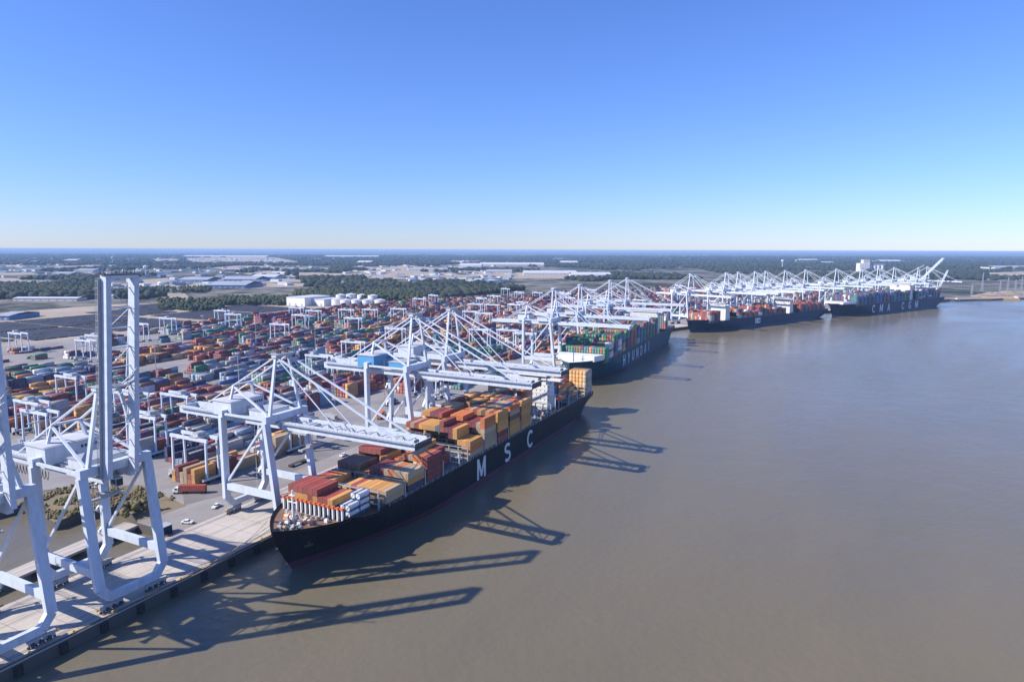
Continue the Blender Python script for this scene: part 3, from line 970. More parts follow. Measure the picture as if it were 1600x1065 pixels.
# forecastle gear
fz = 16.9
mm = MB(); mm.cyl((0, 11, fz), (0, 11, fz + 13), 0.55, 0.35, 10); mm.bx(-2.2, 2.2, 10.7, 11.3, fz + 8.2, fz + 8.5); mm.bx(-1.2, 1.2, 10.2, 11.8, fz + 11, fz + 11.2)
for sx in (-1, 1): mm.beam((sx * 3.2, 12.5, fz), (0, 11, fz + 8), 0.28, 0.28)
fmast = mm.build('foremast', M['white_paint'], sh1)
bl_ = MB(); bl_.cyl((0, 11, fz), (0, 11, fz + 1.4), 0.9, 0.7, 10); bl_.build('mast_foot', M['mast_buff'], fmast)
for sx in (-1, 1):
    wd = MB(); wd.cyl((sx * 2.2, 13.2, fz + 1.1), (sx * 6.4, 13.2, fz + 1.1), 0.9, n=12); wd.bx(sx * 2.0, sx * 6.6, 12.2, 14.4, fz, fz + 0.6); wd.cyl((sx * 4.0, 13.2, fz + 1.1), (sx * 4.8, 13.2, fz + 1.1), 1.35, n=12)
    wd.build('windlass', M['mast_buff'], sh1)
    ch = MB(); ch.beam((sx * 3.2, 12.0, fz + 0.5), (sx * 3.6, 7.0, fz + 0.2), 0.5, 0.4); ch.build('anchor_chain', M['dark_steel'], sh1)
    an = MB(); an.beam((sx * 6.2, 11.6, 9.4), (sx * 6.9, 11.3, 11.6), 0.6, 0.6); an.beam((sx * 5.6, 10.3, 9.6), (sx * 7.2, 13.0, 9.6), 0.6, 0.8); an.build('anchor', M['dark_steel'], sh1)
rr = random.Random(3)
for k in range(46):
    u = rr.uniform(4.8, 19.2); xx = rr.uniform(-1, 1) * (2.0 + (u - 4) * 0.62)
    bt = MB(); sz = rr.uniform(0.5, 1.0)
    if k % 3 == 0:
        bt.cyl((xx - 0.5, u, fz), (xx - 0.5, u, fz + 0.9), 0.3, n=8); bt.cyl((xx + 0.5, u, fz), (xx + 0.5, u, fz + 0.9), 0.3, n=8); bt.bx(xx - 1, xx + 1, u - 0.4, u + 0.4, fz, fz + 0.2)
        bt.build('mooring_bitt', M['deck_grey'], sh1)
    elif k % 3 == 1:
        bt.bx(xx - sz, xx + sz, u - sz * 0.7, u + sz * 0.7, fz, fz + sz * 1.6); bt.bx(xx - sz * 0.6, xx + sz * 0.6, u - sz * 0.4, u + sz * 0.4, fz + sz * 1.6, fz + sz * 1.9)
        bt.build('deck_locker', M[rr.choice(['white_paint', 'galv', 'mast_buff'])], sh1)
    else:
        bt.cyl((xx, u, fz), (xx, u, fz + 0.4), 0.8, n=10); bt.cyl((xx, u, fz + 0.4), (xx, u, fz + 0.8), 0.55, n=10)
        bt.build('rope_drum', M['galv'], sh1)
# bow mooring lines to the bollards
for k, (u0, x0, sq, lab) in enumerate(((5.0, -4.5, -34.0, 'slack mooring rope from the near ship bow to the farthest bollard ahead'), (6.5, -7.0, -16.0, 'mooring rope from the near ship bow to the middle bollard ahead'), (9.0, -11.0, 2.0, 'short mooring rope from the near ship bow to the bollard alongside'))):
    a = fr1(u0, x0, 16.9); b_ = Q1(sq, -1.25, GZ + 0.7); m_ = MB(); prev = None
    for t in range(13):
        q = a.lerp(b_, t / 12); q.z -= 2.2 * 4 * (t / 12) * (1 - t / 12) * (0.6 if k else 1)
        if prev is not None: m_.cyl(prev, q, 0.09, n=5, caps=False)
        prev = q.copy()
    tag(m_.build('mooring_rope', M['mast_buff']), lab, 'rope', 'mooring ropes at the near ship bow')
# accommodation, funnel casing, lifeboat, stern deck clutter
dh, zt = deckhouse(sh1, 223.0, S1D - 1.1, S1B, 7, 13.0, narrow=0.55)
cs = MB(); cs.bx(-9.5, 9.5, 236.5, 242.0, S1D - 1.1, 27.0); cs.bx(-4, 4, 236.8, 241.0, 27.0, 38.0); cs.build('engine_casing', M['blue_paint'], sh1)
fn = MB()
for xx in (-2.2, -0.8, 0.8, 2.2): fn.cyl((xx, 239, 38), (xx, 239.6, 40.5), 0.5, n=8)
fn.build('exhaust_pipe', M['dark_steel'], sh1)
for sx in (-1, 1):
    lb = MB(); lb.cyl((sx * 17.2, 226, 22.6), (sx * 17.2, 230.5, 22.6), 1.5, 1.5, 10); lb.cyl((sx * 17.2, 230.5, 22.6), (sx * 17.2, 232.2, 22.6), 1.5, 0.5, 10); lb.cyl((sx * 17.2, 226, 22.6), (sx * 17.2, 224.4, 22.6), 1.5, 0.5, 10)
    lb.build('lifeboat', M['orange_paint'], sh1)
    dv = MB()
    for u in (225.5, 231.5): dv.bx(sx * 15.2 - 0.2, sx * 15.2 + 0.2, u - 0.2, u + 0.2, S1D - 1, 25.2); dv.beam((sx * 15.2, u, 25.0), (sx * 17.4, u, 25.0), 0.3, 0.3)
    dv.build('davit', M['white_paint'], sh1)
for k in range(34):
    u = rr.choice([rr.uniform(183, 221), rr.uniform(183, 221), rr.uniform(101, 107), rr.uniform(213, 222)]); xx = rr.uniform(6, 17.5) if u > 120 else rr.uniform(-16, 17)
    bt = MB(); a = rr.uniform(0.5, 1.6); b_ = rr.uniform(0.5, 1.8); zb = Z1 if (183 < u < 210 or u < 120) else S1D - 1.1
    bt.bx(xx - a, xx + a, u - b_, u + b_, zb, zb + rr.uniform(0.3, 1.4))
    bt.bx(xx - a * 0.5, xx + a * 0.4, u - b_ * 0.5, u + b_ * 0.6, zb + 0.3, zb + rr.uniform(1.4, 2.2))
    bt.build('deck_gear', M[rr.choice(['white_paint', 'mast_buff', 'deck_grey', 'galv', 'deck_brown'])], sh1)

# the three ships beyond -----------------------------------------------------
h2 = R(24.7); d2 = Vector((math.sin(h2), math.cos(h2))); p2 = Vector((math.cos(h2), -math.sin(h2)))
b2 = Vector((219.6, 879.0)) - d2 * 360 - p2 * 22.0
fr2, sh2, dk2, hu2 = make_ship('container_ship', (b2.x, b2.y), h2, 360.0, 44.0, 18.5, 22.0, 10.0, 2.2, 'hull_teal', 'boot_maroon',
                               'second container ship along the quay, dark teal hull, white forecastle and green boxes', deckmat='deck_grey')
letters("HYUNDAI", 100.0, 17.5, 10.5, 22.1, 5.5, M['letter_white'], sh2)
wb = MB(); wb.prism([(-17, 18), (17, 18), (21.4, 33), (-21.4, 33)], 20.8, 25.6); wb.build('breakwater', M['white_paint'], sh2)
deck_strip(dk2, 0.25, M['white_paint'], 'forecastle_deck', sh2, 0, 22)
mm = MB(); mm.cyl((0, 12, 21), (0, 12, 35), 0.5, 0.3, 8); mm.bx(-2, 2, 11.8, 12.2, 30, 30.4); mm.build('foremast', M['blue_paint'], sh2)
deckhouse(sh2, 268.0, 17.4, 44.0, 9, 13.0)
cs = MB(); cs.bx(-8, 8, 318, 328, 17.4, 40); cs.build('engine_casing', M['blue_paint'], sh2)
Z2 = 20.0
BAYS2 = [(34 + k * 14.6, None) for k in range(22)]

h3 = R(50.7); p3 = Vector((math.cos(h3), -math.sin(h3))); d3 = Vector((math.sin(h3), math.cos(h3)))
b3 = Vector((262.7, 942.4)) - p3 * 8.0 - d3 * 8
fr3, sh3, dk3, hu3 = make_ship('container_ship', (b3.x, b3.y), h3, 392.0, 38.0, 15.5, 19.0, 10.0, 2.6, 'hull_navy', 'boot_blue',
                               'third container ship, navy hull with a white square emblem and scattered red boxes', deckmat='deck_brown')
eb = MB(); eb.bx(19.05, 19.12, 150, 165, 5.6, 13.6); emb = eb.build('emblem', M['letter_white'], sh3)
letters("ZIM", 153.6, 4.2, 4.2, 19.16, 7.6, M['hull_navy'], emb)
deckhouse(sh3, 74.0, 14.4, 38.0, 8, 12.0)
deckhouse(sh3, 262.0, 14.4, 38.0, 8, 12.0)
cs = MB(); cs.bx(-7, 7, 276, 286, 14.4, 36); cs.build('engine_casing', M['orange_paint'], sh3)
mm = MB(); mm.cyl((0, 12, 18), (0, 12, 31), 0.5, 0.3, 8); mm.bx(-2, 2, 11.8, 12.2, 27, 27.4); mm.build('foremast', M['white_paint'], sh3)
Z3 = 16.8

h4 = R(53.7); p4 = Vector((math.cos(h4), -math.sin(h4))); d4 = Vector((math.sin(h4), math.cos(h4)))
b4 = Vector((586.6, 1180.0)) - p4 * 14.0 - d4 * 6
fr4, sh4, dk4, hu4 = make_ship('container_ship', (b4.x, b4.y), h4, 430.0, 50.0, 20.0, 24.0, 10.0, 2.6, 'hull_navy', 'boot_blue',
                               'farthest container ship, navy hull, widely spaced white letters, stacked high with blue boxes', deckmat='deck_grey')
letters("CMA CGM", 112.0, 30.0, 14.5, 25.1, 3.6, M['letter_white'], sh4)
wb = MB(); wb.prism([(-18, 12), (18, 12), (24.6, 44), (-24.6, 44)], 22.8, 26.5); wb.build('breakwater', M['white_paint'], sh4)
deckhouse(sh4, 270.0, 18.9, 50.0, 11, 15.0)
Z4 = 21.5

# ------------------------------------------------------------------ containers
PAL = {'ochre': (0.66, 0.33, 0.085), 'maroon': (0.20, 0.03, 0.035), 'rust-red': (0.33, 0.06, 0.04), 'brown': (0.17, 0.085, 0.045), 'tan': (0.48, 0.36, 0.22),
       'grey': (0.36, 0.38, 0.40), 'blue': (0.03, 0.10, 0.30), 'green': (0.015, 0.20, 0.085), 'white': (0.72, 0.73, 0.73), 'teal': (0.02, 0.17, 0.20),
       'orange': (0.62, 0.17, 0.04), 'navy': (0.015, 0.03, 0.09), 'purple': (0.16, 0.02, 0.09), 'pale-blue': (0.28, 0.42, 0.55)}
P_MSC = ['ochre'] * 10 + ['maroon'] * 4 + ['rust-red'] * 4 + ['orange'] * 3 + ['brown'] * 3 + ['tan'] * 3 + ['grey', 'teal', 'orange', 'orange', 'navy']
P_GREEN = ['green'] * 9 + ['teal'] * 4 + ['rust-red'] * 4 + ['navy'] * 5 + ['maroon'] * 2 + ['blue', 'white', 'grey', 'orange', 'ochre']
P_RED = ['rust-red'] * 8 + ['orange'] + ['maroon'] * 6 + ['grey', 'ochre', 'navy', 'teal', 'white', 'blue']
P_NAVY = ['navy'] * 8 + ['blue'] * 3 + ['teal'] * 4 + ['maroon'] * 3 + ['green', 'grey', 'rust-red', 'white']
P_YARD = ['maroon'] * 8 + ['purple'] * 3 + ['rust-red'] * 5 + ['blue'] * 2 + ['navy'] * 2 + ['green'] * 2 + ['teal'] * 2 + ['grey'] * 3 + ['orange'] + ['ochre'] * 3 + ['tan'] * 2 + ['white', 'brown', 'pale-blue']
ORD = ['first', 'second', 'third', 'fourth', 'fifth', 'sixth', 'seventh', 'eighth', 'ninth', 'tenth', 'eleventh', 'twelfth', 'thirteenth', 'fourteenth', 'fifteenth', 'sixteenth', 'seventeenth', 'eighteenth', 'nineteenth', 'twentieth', 'twenty-first', 'twenty-second', 'twenty-third']
CH, CL, CW = 2.72, 12.19, 2.44
cand = []      # (pos, rz, length, height, colour name, label, group, end_exposed, seen)


def stack_block(fr, z0, cells, labeler, group, seen_ok=True):
    """cells: {(bay,row,tier): (s, w, colour)}; hidden inner boxes are left out"""
    for (b_, r, t), (s, w, col) in cells.items():
        top = (b_, r, t + 1) not in cells
        side = (b_, r + 1, t) not in cells
        back = (b_, r - 1, t) not in cells
        end = (b_ - 1, r, t) not in cells
        rear = (b_ + 1, r, t) not in cells
        if not (top or side or back or end or rear): continue
        p = fr(s, w, z0 + t * CH)
        cand.append((p, fr.rz, CL, CH - 0.06, col, (lambda b_=b_, r=r, t=t, top=top, col=col: labeler(b_, r, t, top, col)) if group else None, group, end, top or side or end))


def ship_block(fr, z0, bays, nrow, pal, rnd, shipname, runs=0.55):
    cells = {}
    for bi, (u, prof) in enumerate(bays):
        prev = None
        for r in range(nrow):
            n = int(prof[r])
            for t in range(n):
                if prev is None or rnd.random() > runs: prev = rnd.choice(pal)
                cells[(bi * 2 if False else bi, r, t)] = (u + CL / 2, (r - (nrow - 1) / 2) * 2.54, prev)
    return cells


rnd = random.Random(11)
cells1 = ship_block(fr1, Z1, BAYS1, 15, P_MSC, rnd, 'near')
def setc(bi, rows, tiers, col):
    for r in rows:
        for t in tiers:
            if (bi, r, t) in cells1:
                s, w, _ = cells1[(bi, r, t)]; cells1[(bi, r, t)] = (s, w, col)
setc(0, range(1, 7), [2], 'rust-red'); setc(0, range(1, 7), [1], 'ochre'); setc(0, [5], [1], 'rust-red'); setc(0, [7, 8], [1], 'rust-red'); setc(0, [7, 8], [0], 'ochre'); setc(0, [9], [1], 'ochre')
setc(1, range(7, 15), [1], 'ochre'); setc(1, range(7, 15), [0], 'tan'); setc(1, [8], [1], 'rust-red'); setc(1, [14], [1], 'tan')
setc(2, range(0, 5), [2], 'brown'); setc(2, [1, 3], [1], 'ochre'); setc(2, [0], [2], 'maroon'); setc(2, range(7, 10), [2], 'maroon'); setc(2, [10, 12, 14], [2], 'tan'); setc(2, [11], [2], 'orange'); setc(2, [14], [1], 'ochre')
setc(3, range(0, 5), [3], 'rust-red'); setc(3, [10, 12], [3], 'orange'); setc(3, [14], [0, 1, 2, 3], 'maroon'); setc(3, [11], [3], 'tan'); setc(3, [6, 7], [1], 'blue')
setc(5, [0, 2], [4], 'rust-red'); setc(5, [12, 13, 14], [2], 'ochre'); setc(14, [10, 11, 12, 13, 14], range(6), 'ochre'); setc(14, [14], range(6), 'tan')
setc(12, range(3, 12), [4, 3], 'orange')
stack_block(fr1, Z1, cells1, lambda b_, r, t, top, col: "%s container, %s bay from the bow, %s row from the quay, %s tier, nearest ship" % (col, ORD[b_], ORD[r], 'top' if top else ORD[t]), 'containers stacked on the nearest ship')


def rand_prof(rnd, n, lo, hi, edge=True):
    base = rnd.uniform(lo, hi); s = ""
    cur = base
    for r in range(n):
        if rnd.random() < 0.3: cur = rnd.uniform(lo, hi)
        v = int(round(0.55 * base + 0.45 * cur))
        s += str(max(0, min(8, v)))
    return s


others = []
for fr, z0, L0, L1, n, pal, lo, hi, skip, nm, seed in (
        (fr2, Z2, 36, 348, 17, P_GREEN, 5.2, 8.2, ((264, 284), (316, 330)), 'second', 5),
        (fr3, Z3, 30, 380, 14, P_RED, 1.6, 6.0, ((70, 90), (258, 290)), 'third', 6),
        (fr4, Z4, 46, 418, 19, P_NAVY, 5.0, 7.8, ((266, 288),), 'fourth', 9)):
    rn = random.Random(seed)
    bays, u = [], L0
    while u < L1 - 13:
        if not any(a - 12.5 < u < b_ for a, b_ in skip):
            pr = rand_prof(rn, n, lo, hi)
            if nm == 'second' and u < 80: pr = ''.join(str(max(1, int(c) - (3 if u < 50 else 1 if u < 65 else 0))) for c in pr)
            bays.append((u, pr))
        u += 14.5
    cl_ = ship_block(fr, z0, bays, n, pal, rn, nm, 0.6)
    if nm == 'second':
        for k in list(cl_):
            if k[0] < 2 and k[1] < 12 and rn.random() < 0.45: s_, w_, _ = cl_[k]; cl_[k] = (s_, w_, 'green')
    stack_block(fr, z0, cl_, lambda b_, r, t, top, col: None, None)
    # hatch covers
    hm = MB()
    for u, pr in bays: hm.bx(-n * 1.27, n * 1.27, u - 0.3, u + 12.6, z0 - 3.2, z0 - 0.02)
    rt = {'second': sh2, 'third': sh3, 'fourth': sh4}[nm]
    hm.build('hatch_covers' if False else 'hatch_deck', M['deck_grey'], rt)

# yard stacks ----------------------------------------------------------------
BAND = 31.0


def band_w(k): return -84.0 - BAND * k


def vnoise(x, y, seed):
    def h(i, j): return random.Random(i * 7349 + j * 911 + seed * 101).random()
    i, j = math.floor(x), math.floor(y); fx, fy = x - i, y - j
    fx, fy = fx * fx * (3 - 2 * fx), fy * fy * (3 - 2 * fy)
    return (h(i, j) * (1 - fx) + h(i + 1, j) * fx) * (1 - fy) + (h(i, j + 1) * (1 - fx) + h(i + 1, j + 1) * fx) * fy


rnd = random.Random(21)
yard_blocks = []


def yard(fr, bands, s0, s1, blk, ok, seed, dens):
    for k in bands:
        bi = 0
        s = s0 + (k * 37 % 50) * 0.5
        while s < s1:
            e = min(s + blk, s1)
            pal0 = rnd.choice([['maroon', 'purple', 'rust-red'], ['green', 'teal', 'grey'], ['ochre', 'tan', 'maroon'], ['maroon', 'purple', 'maroon', 'rust-red'], ['grey', 'navy', 'pale-blue'], P_YARD, P_YARD, P_YARD, ['maroon', 'purple']])
            dd = dens(k, bi, s)
            cells = {}
            nslot = int((e - s) / 12.9)
            col = rnd.choice(pal0)
            for j in range(nslot):
                ss = s + 6.5 + j * 12.9
                for r in range(6):
                    w = band_w(k) + 6.6 - r * 2.85
                    p = fr(ss, w)
                    if not ok(p, ss, k): continue
                    v = vnoise(ss / 40.0, (k * 6 + r) / 3.0, seed) * 0.75 + rnd.random() * 0.45
                    n = int(max(0, (v + dd - 0.62) * 5.2)); n = min(n, 5)
                    col = col if (j and rnd.random() < 0.3) else rnd.choice(pal0) if rnd.random() < 0.84 else rnd.choice(P_YARD)
                    for t in range(n):
                        if rnd.random() < 0.3: col = rnd.choice(pal0) if rnd.random() < 0.75 else rnd.choice(P_YARD)
                        cells[(j, 5 - r, t)] = (ss, w, col)
            if cells:
                nb = k
                stack_block(fr, GZ, cells, lambda b_, r, t, top, col, k=k, bi=bi: "%s container, %s yard block from the quay, %s row, %s from near end, %s tier" % (col, ORD[k], ORD[5 - r], ORD[b_ + bi * 12], 'top' if top else ORD[t]), 'containers stacked in the yard')
                yard_blocks.append((fr, k, s, e))
            bi += 1
            s = e + 17


def ok1(p, ss, k):
    v = Vector((p.x, p.y)) - F3.o
    if v.dot(F3.d) > -150: return False
    if k == 0 and 128 < ss < 300: return False
    if k == 1 and 175 < ss < 270: return False
    if k == 0 and ss > 380 and ss < 470: return False
    if k < 4 and ss < 48 + (12 if k > 1 else 0): return False
    if 9 <= k <= 10 and 200 < ss < 300: return False
    if k > 12 and ss < 420 and (k + int(ss / 60)) % 3: return False
    return True


yard(Q1, range(0, 19), 48, 1000, 155, ok1, 1, lambda k, b_, s: 0.53 + 0.2 * (rnd.random() - 0.4) + (0.12 if s > 420 else 0.0) - (0.18 if k > 12 and s < 420 else 0))
yard(F3, range(0, 19), -130, 1000, 190, lambda p, ss, k: p.y < 2150 - k * 12, 2, lambda k, b_, s: 0.50 + 0.2 * (rnd.random() - 0.4))

# choose the 300 that show largest; everything else of the kind is one mass
view = []
camp = Vector((0, 0, CAM_H))
for i, c in enumerate(cand):
    p = c[0] + Vector((0, 0, 1.4)); d = p - camp
    w = d.dot(Fv)
    if w < 5: continue
    px, py = 800 + FPX * d.dot(R2) / w, 532.5 - FPX * d.dot(U2) / w
    if -5 < px < 1605 and -5 < py < 1070 and c[5] and c[8]:
        view.append((w, i))
view.sort()
NSOLO = 296
solo = set(i for _, i in view[:NSOLO])


def container_mesh(L, H):
    mb = MB()
    x, y = CW / 2, L / 2
    e = 0.05
    n = 22
    # corrugated long sides
    for sx in (-1, 1):
        ys = np.linspace(-y + 0.12, y - 0.12, 2 * n + 1)
        for i in range(2 * n):
            d0 = e if (i % 4) in (0, 1) else 0.0
            d1 = e if ((i + 1) % 4) in (0, 1) else 0.0
            P = [(sx * (x - d0), ys[i], 0.14), (sx * (x - d1), ys[i + 1], 0.14), (sx * (x - d1), ys[i + 1], H - 0.08), (sx * (x - d0), ys[i], H - 0.08)]
            mb.poly(P if sx > 0 else P[::-1])
        mb.bx(sx * x - 0.09 * sx, sx * x, -y, y, 0.0, 0.15); mb.bx(sx * x - 0.09 * sx, sx * x, -y, y, H - 0.09, H)
        for sy in (-1, 1): mb.bx(sx * x - 0.14 * sx, sx * x, sy * y - 0.14 * sy, sy * y, 0, H)
    ys = np.linspace(-y + 0.1, y - 0.1, 25)
    for i in range(24):
        z0, z1 = (H - 0.02 if i % 2 else H - 0.06), (H - 0.06 if i % 2 else H - 0.02)
        mb.poly([(-x + 0.05, ys[i], z0), (x - 0.05, ys[i], z0), (x - 0.05, ys[i + 1], z1), (-x + 0.05, ys[i + 1], z1)])
    # plain corrugated rear end
    mb.poly([(x - 0.1, y - 0.06, 0.1), (-x + 0.1, y - 0.06, 0.1), (-x + 0.1, y - 0.06, H - 0.05), (x - 0.1, y - 0.06, H - 0.05)])
    for sy in (-1, 1):
        mb.bx(-x, x, sy * y - 0.12 * sy, sy * y, 0, 0.15); mb.bx(-x, x, sy * y - 0.12 * sy, sy * y, H - 0.12, H)
    mb.poly([(-x + 0.1, -y + 0.08, 0.1), (x - 0.1, -y + 0.08, 0.1), (x - 0.1, -y + 0.08, H - 0.05), (-x + 0.1, -y + 0.08, H - 0.05)])
    return mb


def door_mesh(L, H):
    mb = MB(); y = -L / 2
    for sx in (-1, 1):
        mb.bx(sx * 0.03, sx * 1.08, y + 0.02, y + 0.07, 0.17, H - 0.14, 0)
        for q in (0.3, 0.8): mb.bx(sx * q - 0.025, sx * q + 0.025, y - 0.03, y + 0.02, 0.12, H - 0.1, 1)
    return mb


cme = container_mesh(CL, CH - 0.06).mesh("shipping_container", M['container'])
dme = door_mesh(CL, CH - 0.06).mesh("door_leaf", [M['container'], M['galv']])
rnd = random.Random(5)
rank = {i: n for n, (w, i) in enumerate(view)}
for i in sorted(solo, key=lambda k: rank[k]):
    p, rz, L, H, col, lab, grp, end, seen = cand[i]
    o = link(bpy.data.objects.new("shipping_container", cme))
    o.location = p; o.rotation_euler.z = rz + rnd.uniform(-0.002, 0.002)
    j = rnd.uniform(0.8, 1.15)
    o.color = (*(min(1, c * j) for c in PAL[col]), 1)
    tag(o, lab(), 'container', grp)
    if end:
        d = link(bpy.data.objects.new("door", dme), o); d.color = o.color
rest = [c for i, c in enumerate(cand) if i not in solo]
n = len(rest)
base = np.array([(-1, -1, 0), (1, -1, 0), (1, 1, 0), (-1, 1, 0), (-1, -1, 1), (1, -1, 1), (1, 1, 1), (-1, 1, 1)], float)
faces = np.array([(4, 5, 6, 7), (0, 1, 5, 4), (1, 2, 6, 5), (2, 3, 7, 6), (3, 0, 4, 7)])
P = np.array([c[0] for c in rest]); rz = np.array([c[1] for c in rest])
hx, hy, hz = CW / 2, np.array([c[2] / 2 for c in rest]), np.array([c[3] for c in rest])
V = np.zeros((n, 8, 3))
lx = base[None, :, 0] * hx; ly = base[None, :, 1] * hy[:, None]
V[:, :, 0] = P[:, 0:1] + lx * np.cos(rz)[:, None] - ly * np.sin(rz)[:, None]
V[:, :, 1] = P[:, 1:2] + lx * np.sin(rz)[:, None] + ly * np.cos(rz)[:, None]
V[:, :, 2] = P[:, 2:3] + base[None, :, 2] * hz[:, None]
Fq = (faces[None] + (np.arange(n) * 8)[:, None, None]).reshape(-1, 4)
rg = np.random.default_rng(4)
cc = np.array([PAL[c[4]] for c in rest]) * rg.uniform(0.75, 1.2, (n, 1))
me = np_mesh("shipping_containers", V.reshape(-1, 3), Fq, [M['container_mass']], np.repeat(np.clip(cc, 0, 1), 5, axis=0))
o = link(bpy.data.objects.new("shipping_containers", me))
tag(o, "mass of many coloured shipping containers farther off in yard and on ships", "containers", kind="stuff")
print("containers", len(cand), "solo", len(solo), "farthest solo", view[NSOLO - 1][0])

# tank containers at the river side of the first bay
tb = MB(); tb.cyl((0, -2.85, 1.3), (0, 2.85, 1.3), 1.12, n=16)
tme = tb.mesh("tank", M['white_paint'])
fb = MB()
for sx in (-1, 1):
    for sy in (-1, 1): fb.bx(sx * 1.22 - 0.1 * sx, sx * 1.22, sy * 3.03 - 0.1 * sy, sy * 3.03, 0, 2.6)
    for z in (0, 2.48): fb.bx(sx * 1.22 - 0.1 * sx, sx * 1.22, -3.03, 3.03, z, z + 0.12)
for sy in (-1, 1):
    for z in (0, 2.48): fb.bx(-1.22, 1.22, sy * 3.03 - 0.1 * sy, sy * 3.03, z, z + 0.12)
    fb.beam((-1.15, sy * 2.98, 0.1), (1.15, sy * 2.98, 2.5), 0.08, 0.08)
fme2 = fb.mesh("frame", M['blue_paint'])
for r in (11, 12):
    for t in range(3):
        for q in (0, 1):
            if q == 0 and t == 2: continue
            root = empty('tank_container', fr1(26.0 + 3.03 + q * 6.15, (r - 7) * 2.54, Z1 - 1.0 + t * 2.62), fr1.rz,
                         "white tank container in blue frame, %s one, %s tier, %s stack, first bay" % (['front', 'rear'][q], ['lower', 'middle', 'top'][t], ['inner', 'outer'][r - 11]), 'tank container', 'tank containers on the nearest ship')
            link(bpy.data.objects.new("tank", tme), root); link(bpy.data.objects.new("frame", fme2), root)
#@@PART3
# ------------------------------------------------------------------ yard gantry cranes
def make_rtg():
    W = M['crane_white']
    root = empty('yard_gantry', (0, 0, 0))
    for sx in (-1, 1):
        for sy in (-1, 1):
            MB().beam((sx * 12.2, sy * 3.6, 1.9), (sx * 12.2, sy * 3.2, 20.6), 1.0, 0.85, 0.9, 0.8).build('leg', W, root)
            wh = MB()
            for k in (-1.1, 1.1): wh.cyl((sx * 12.2 - 0.35, sy * 4.4 + k, 0.75), (sx * 12.2 + 0.35, sy * 4.4 + k, 0.75), 0.75, n=10)
            wh.bx(sx * 12.2 - 0.4, sx * 12.2 + 0.4, sy * 4.4 - 1.5, sy * 4.4 + 1.5, 1.2, 1.7)
            wh.build('wheel_bogie', M['rubber'], root)
        MB().bx(sx * 12.2 - 0.6, sx * 12.2 + 0.6, -6.2, 6.2, 1.7, 2.7).build('sill_beam', W, root)
        MB().bx(sx * 12.2 - 0.45, sx * 12.2 + 0.45, -2.6, 2.6, 18.2, 19.0).build('end_tie', W, root)
    for sy in (-1, 1):
        MB().bx(-13.4, 13.4, sy * 3.2 - 0.5, sy * 3.2 + 0.5, 20.6, 22.2).build('girder', W, root)
    MB().bx(-11.5, -8.0, -6.9, -6.0, 2.75, 4.9).build('engine_house', M['crane_grey'], root)
    t = MB(); t.bx(1.0, 6.5, -3.9, 3.9, 22.2, 22.7); t.bx(2.0, 5.5, -2.2, 2.2, 22.7, 24.3)
    tr_ = t.build('trolley', M['galv'], root)
    c = MB(); c.bx(6.6, 8.4, -1.4, 0.8, 18.2, 20.6); cab = c.build('operator_cab', W, root)
    g = MB(); g.bx(8.4, 8.46, -1.3, 0.7, 18.6, 20.2); g.build('window', M['glass'], cab)
    sp = MB(); sp.bx(3.2, 4.4, -6.0, 6.0, 14.6, 15.1)
    for y in (-2, 2): sp.cyl((3.8, y, 15.0), (3.8, y, 22.3), 0.06, n=4, caps=False)
    sp.build('spreader', M['galv'], tr_)
    return root


rtg = make_rtg()
rnd = random.Random(77)
first, used_rtg, nper = True, [], {}
spots = [(Q1, 0, 57.0), (Q1, 4, 52.0), (Q1, 5, 64.0), (Q1, 2, 74.0), (Q1, 0, 112.0), (Q1, 3, 118.0)]
for fr, k, s0_, s1_ in yard_blocks:
    for q in range(1):
        if rnd.random() < 0.34: spots.append((fr, k, rnd.uniform(s0_ + 8, s1_ - 8)))
for fr, k, s in spots:
    if any(f is fr and kk == k and abs(ss - s) < 16 for f, kk, ss in used_rtg): continue
    p = fr(s, band_w(k) - 2.0, GZ)
    d = p - camp; w = d.dot(Fv)
    px = 800 + FPX * d.dot(R2) / w if w > 1 else -999
    if not -40 < px < 1640: continue
    used_rtg.append((fr, k, s))
order = sorted(used_rtg, key=lambda a: (a[0] is not Q1, a[1], a[2]))
for i, (fr, k, s) in enumerate(order):
    nper[(fr is Q1, k)] = nper.get((fr is Q1, k), -1) + 1
    o = rtg if i == 0 else copy_tree(rtg)
    o.location = fr(s, band_w(k) - 2.0, GZ); o.rotation_euler.z = fr.rz
    dx = rnd.uniform(-12.5, 2.0) if i else 0.0
    for ch in o.children:
        if ch.name.startswith(('trolley', 'operator_cab')): ch.location.x = dx
    tag(o, "white rubber-tyred gantry over the %s yard row from the quay, %s along it%s" % (ORD[k], ORD[nper[(fr is Q1, k)]], '' if fr is Q1 else ', far yard'), 'yard crane', 'gantry cranes in the container yard')

# ------------------------------------------------------------------ light masts
def make_mast():
    root = empty('light_mast', (0, 0, 0))
    MB().cyl((0, 0, 0), (0, 0, 33), 0.5, 0.22, 8).build('pole', M['galv'], root)
    MB().cyl((0, 0, 0), (0, 0, 0.7), 0.9, 0.9, 8).build('footing', M['concrete'], root)
    h = MB(); h.cyl((0, 0, 32.6), (0, 0, 33.0), 1.5, 1.5, 10)
    hd = h.build('lamp_ring', M['galv'], root)
    for k in range(6):
        a = k * math.pi / 3
        MB().box((1.6 * math.cos(a), 1.6 * math.sin(a), 32.4), (0.8, 0.8, 0.5), rz=a).build('floodlight', M['white_paint'], hd)
    return root


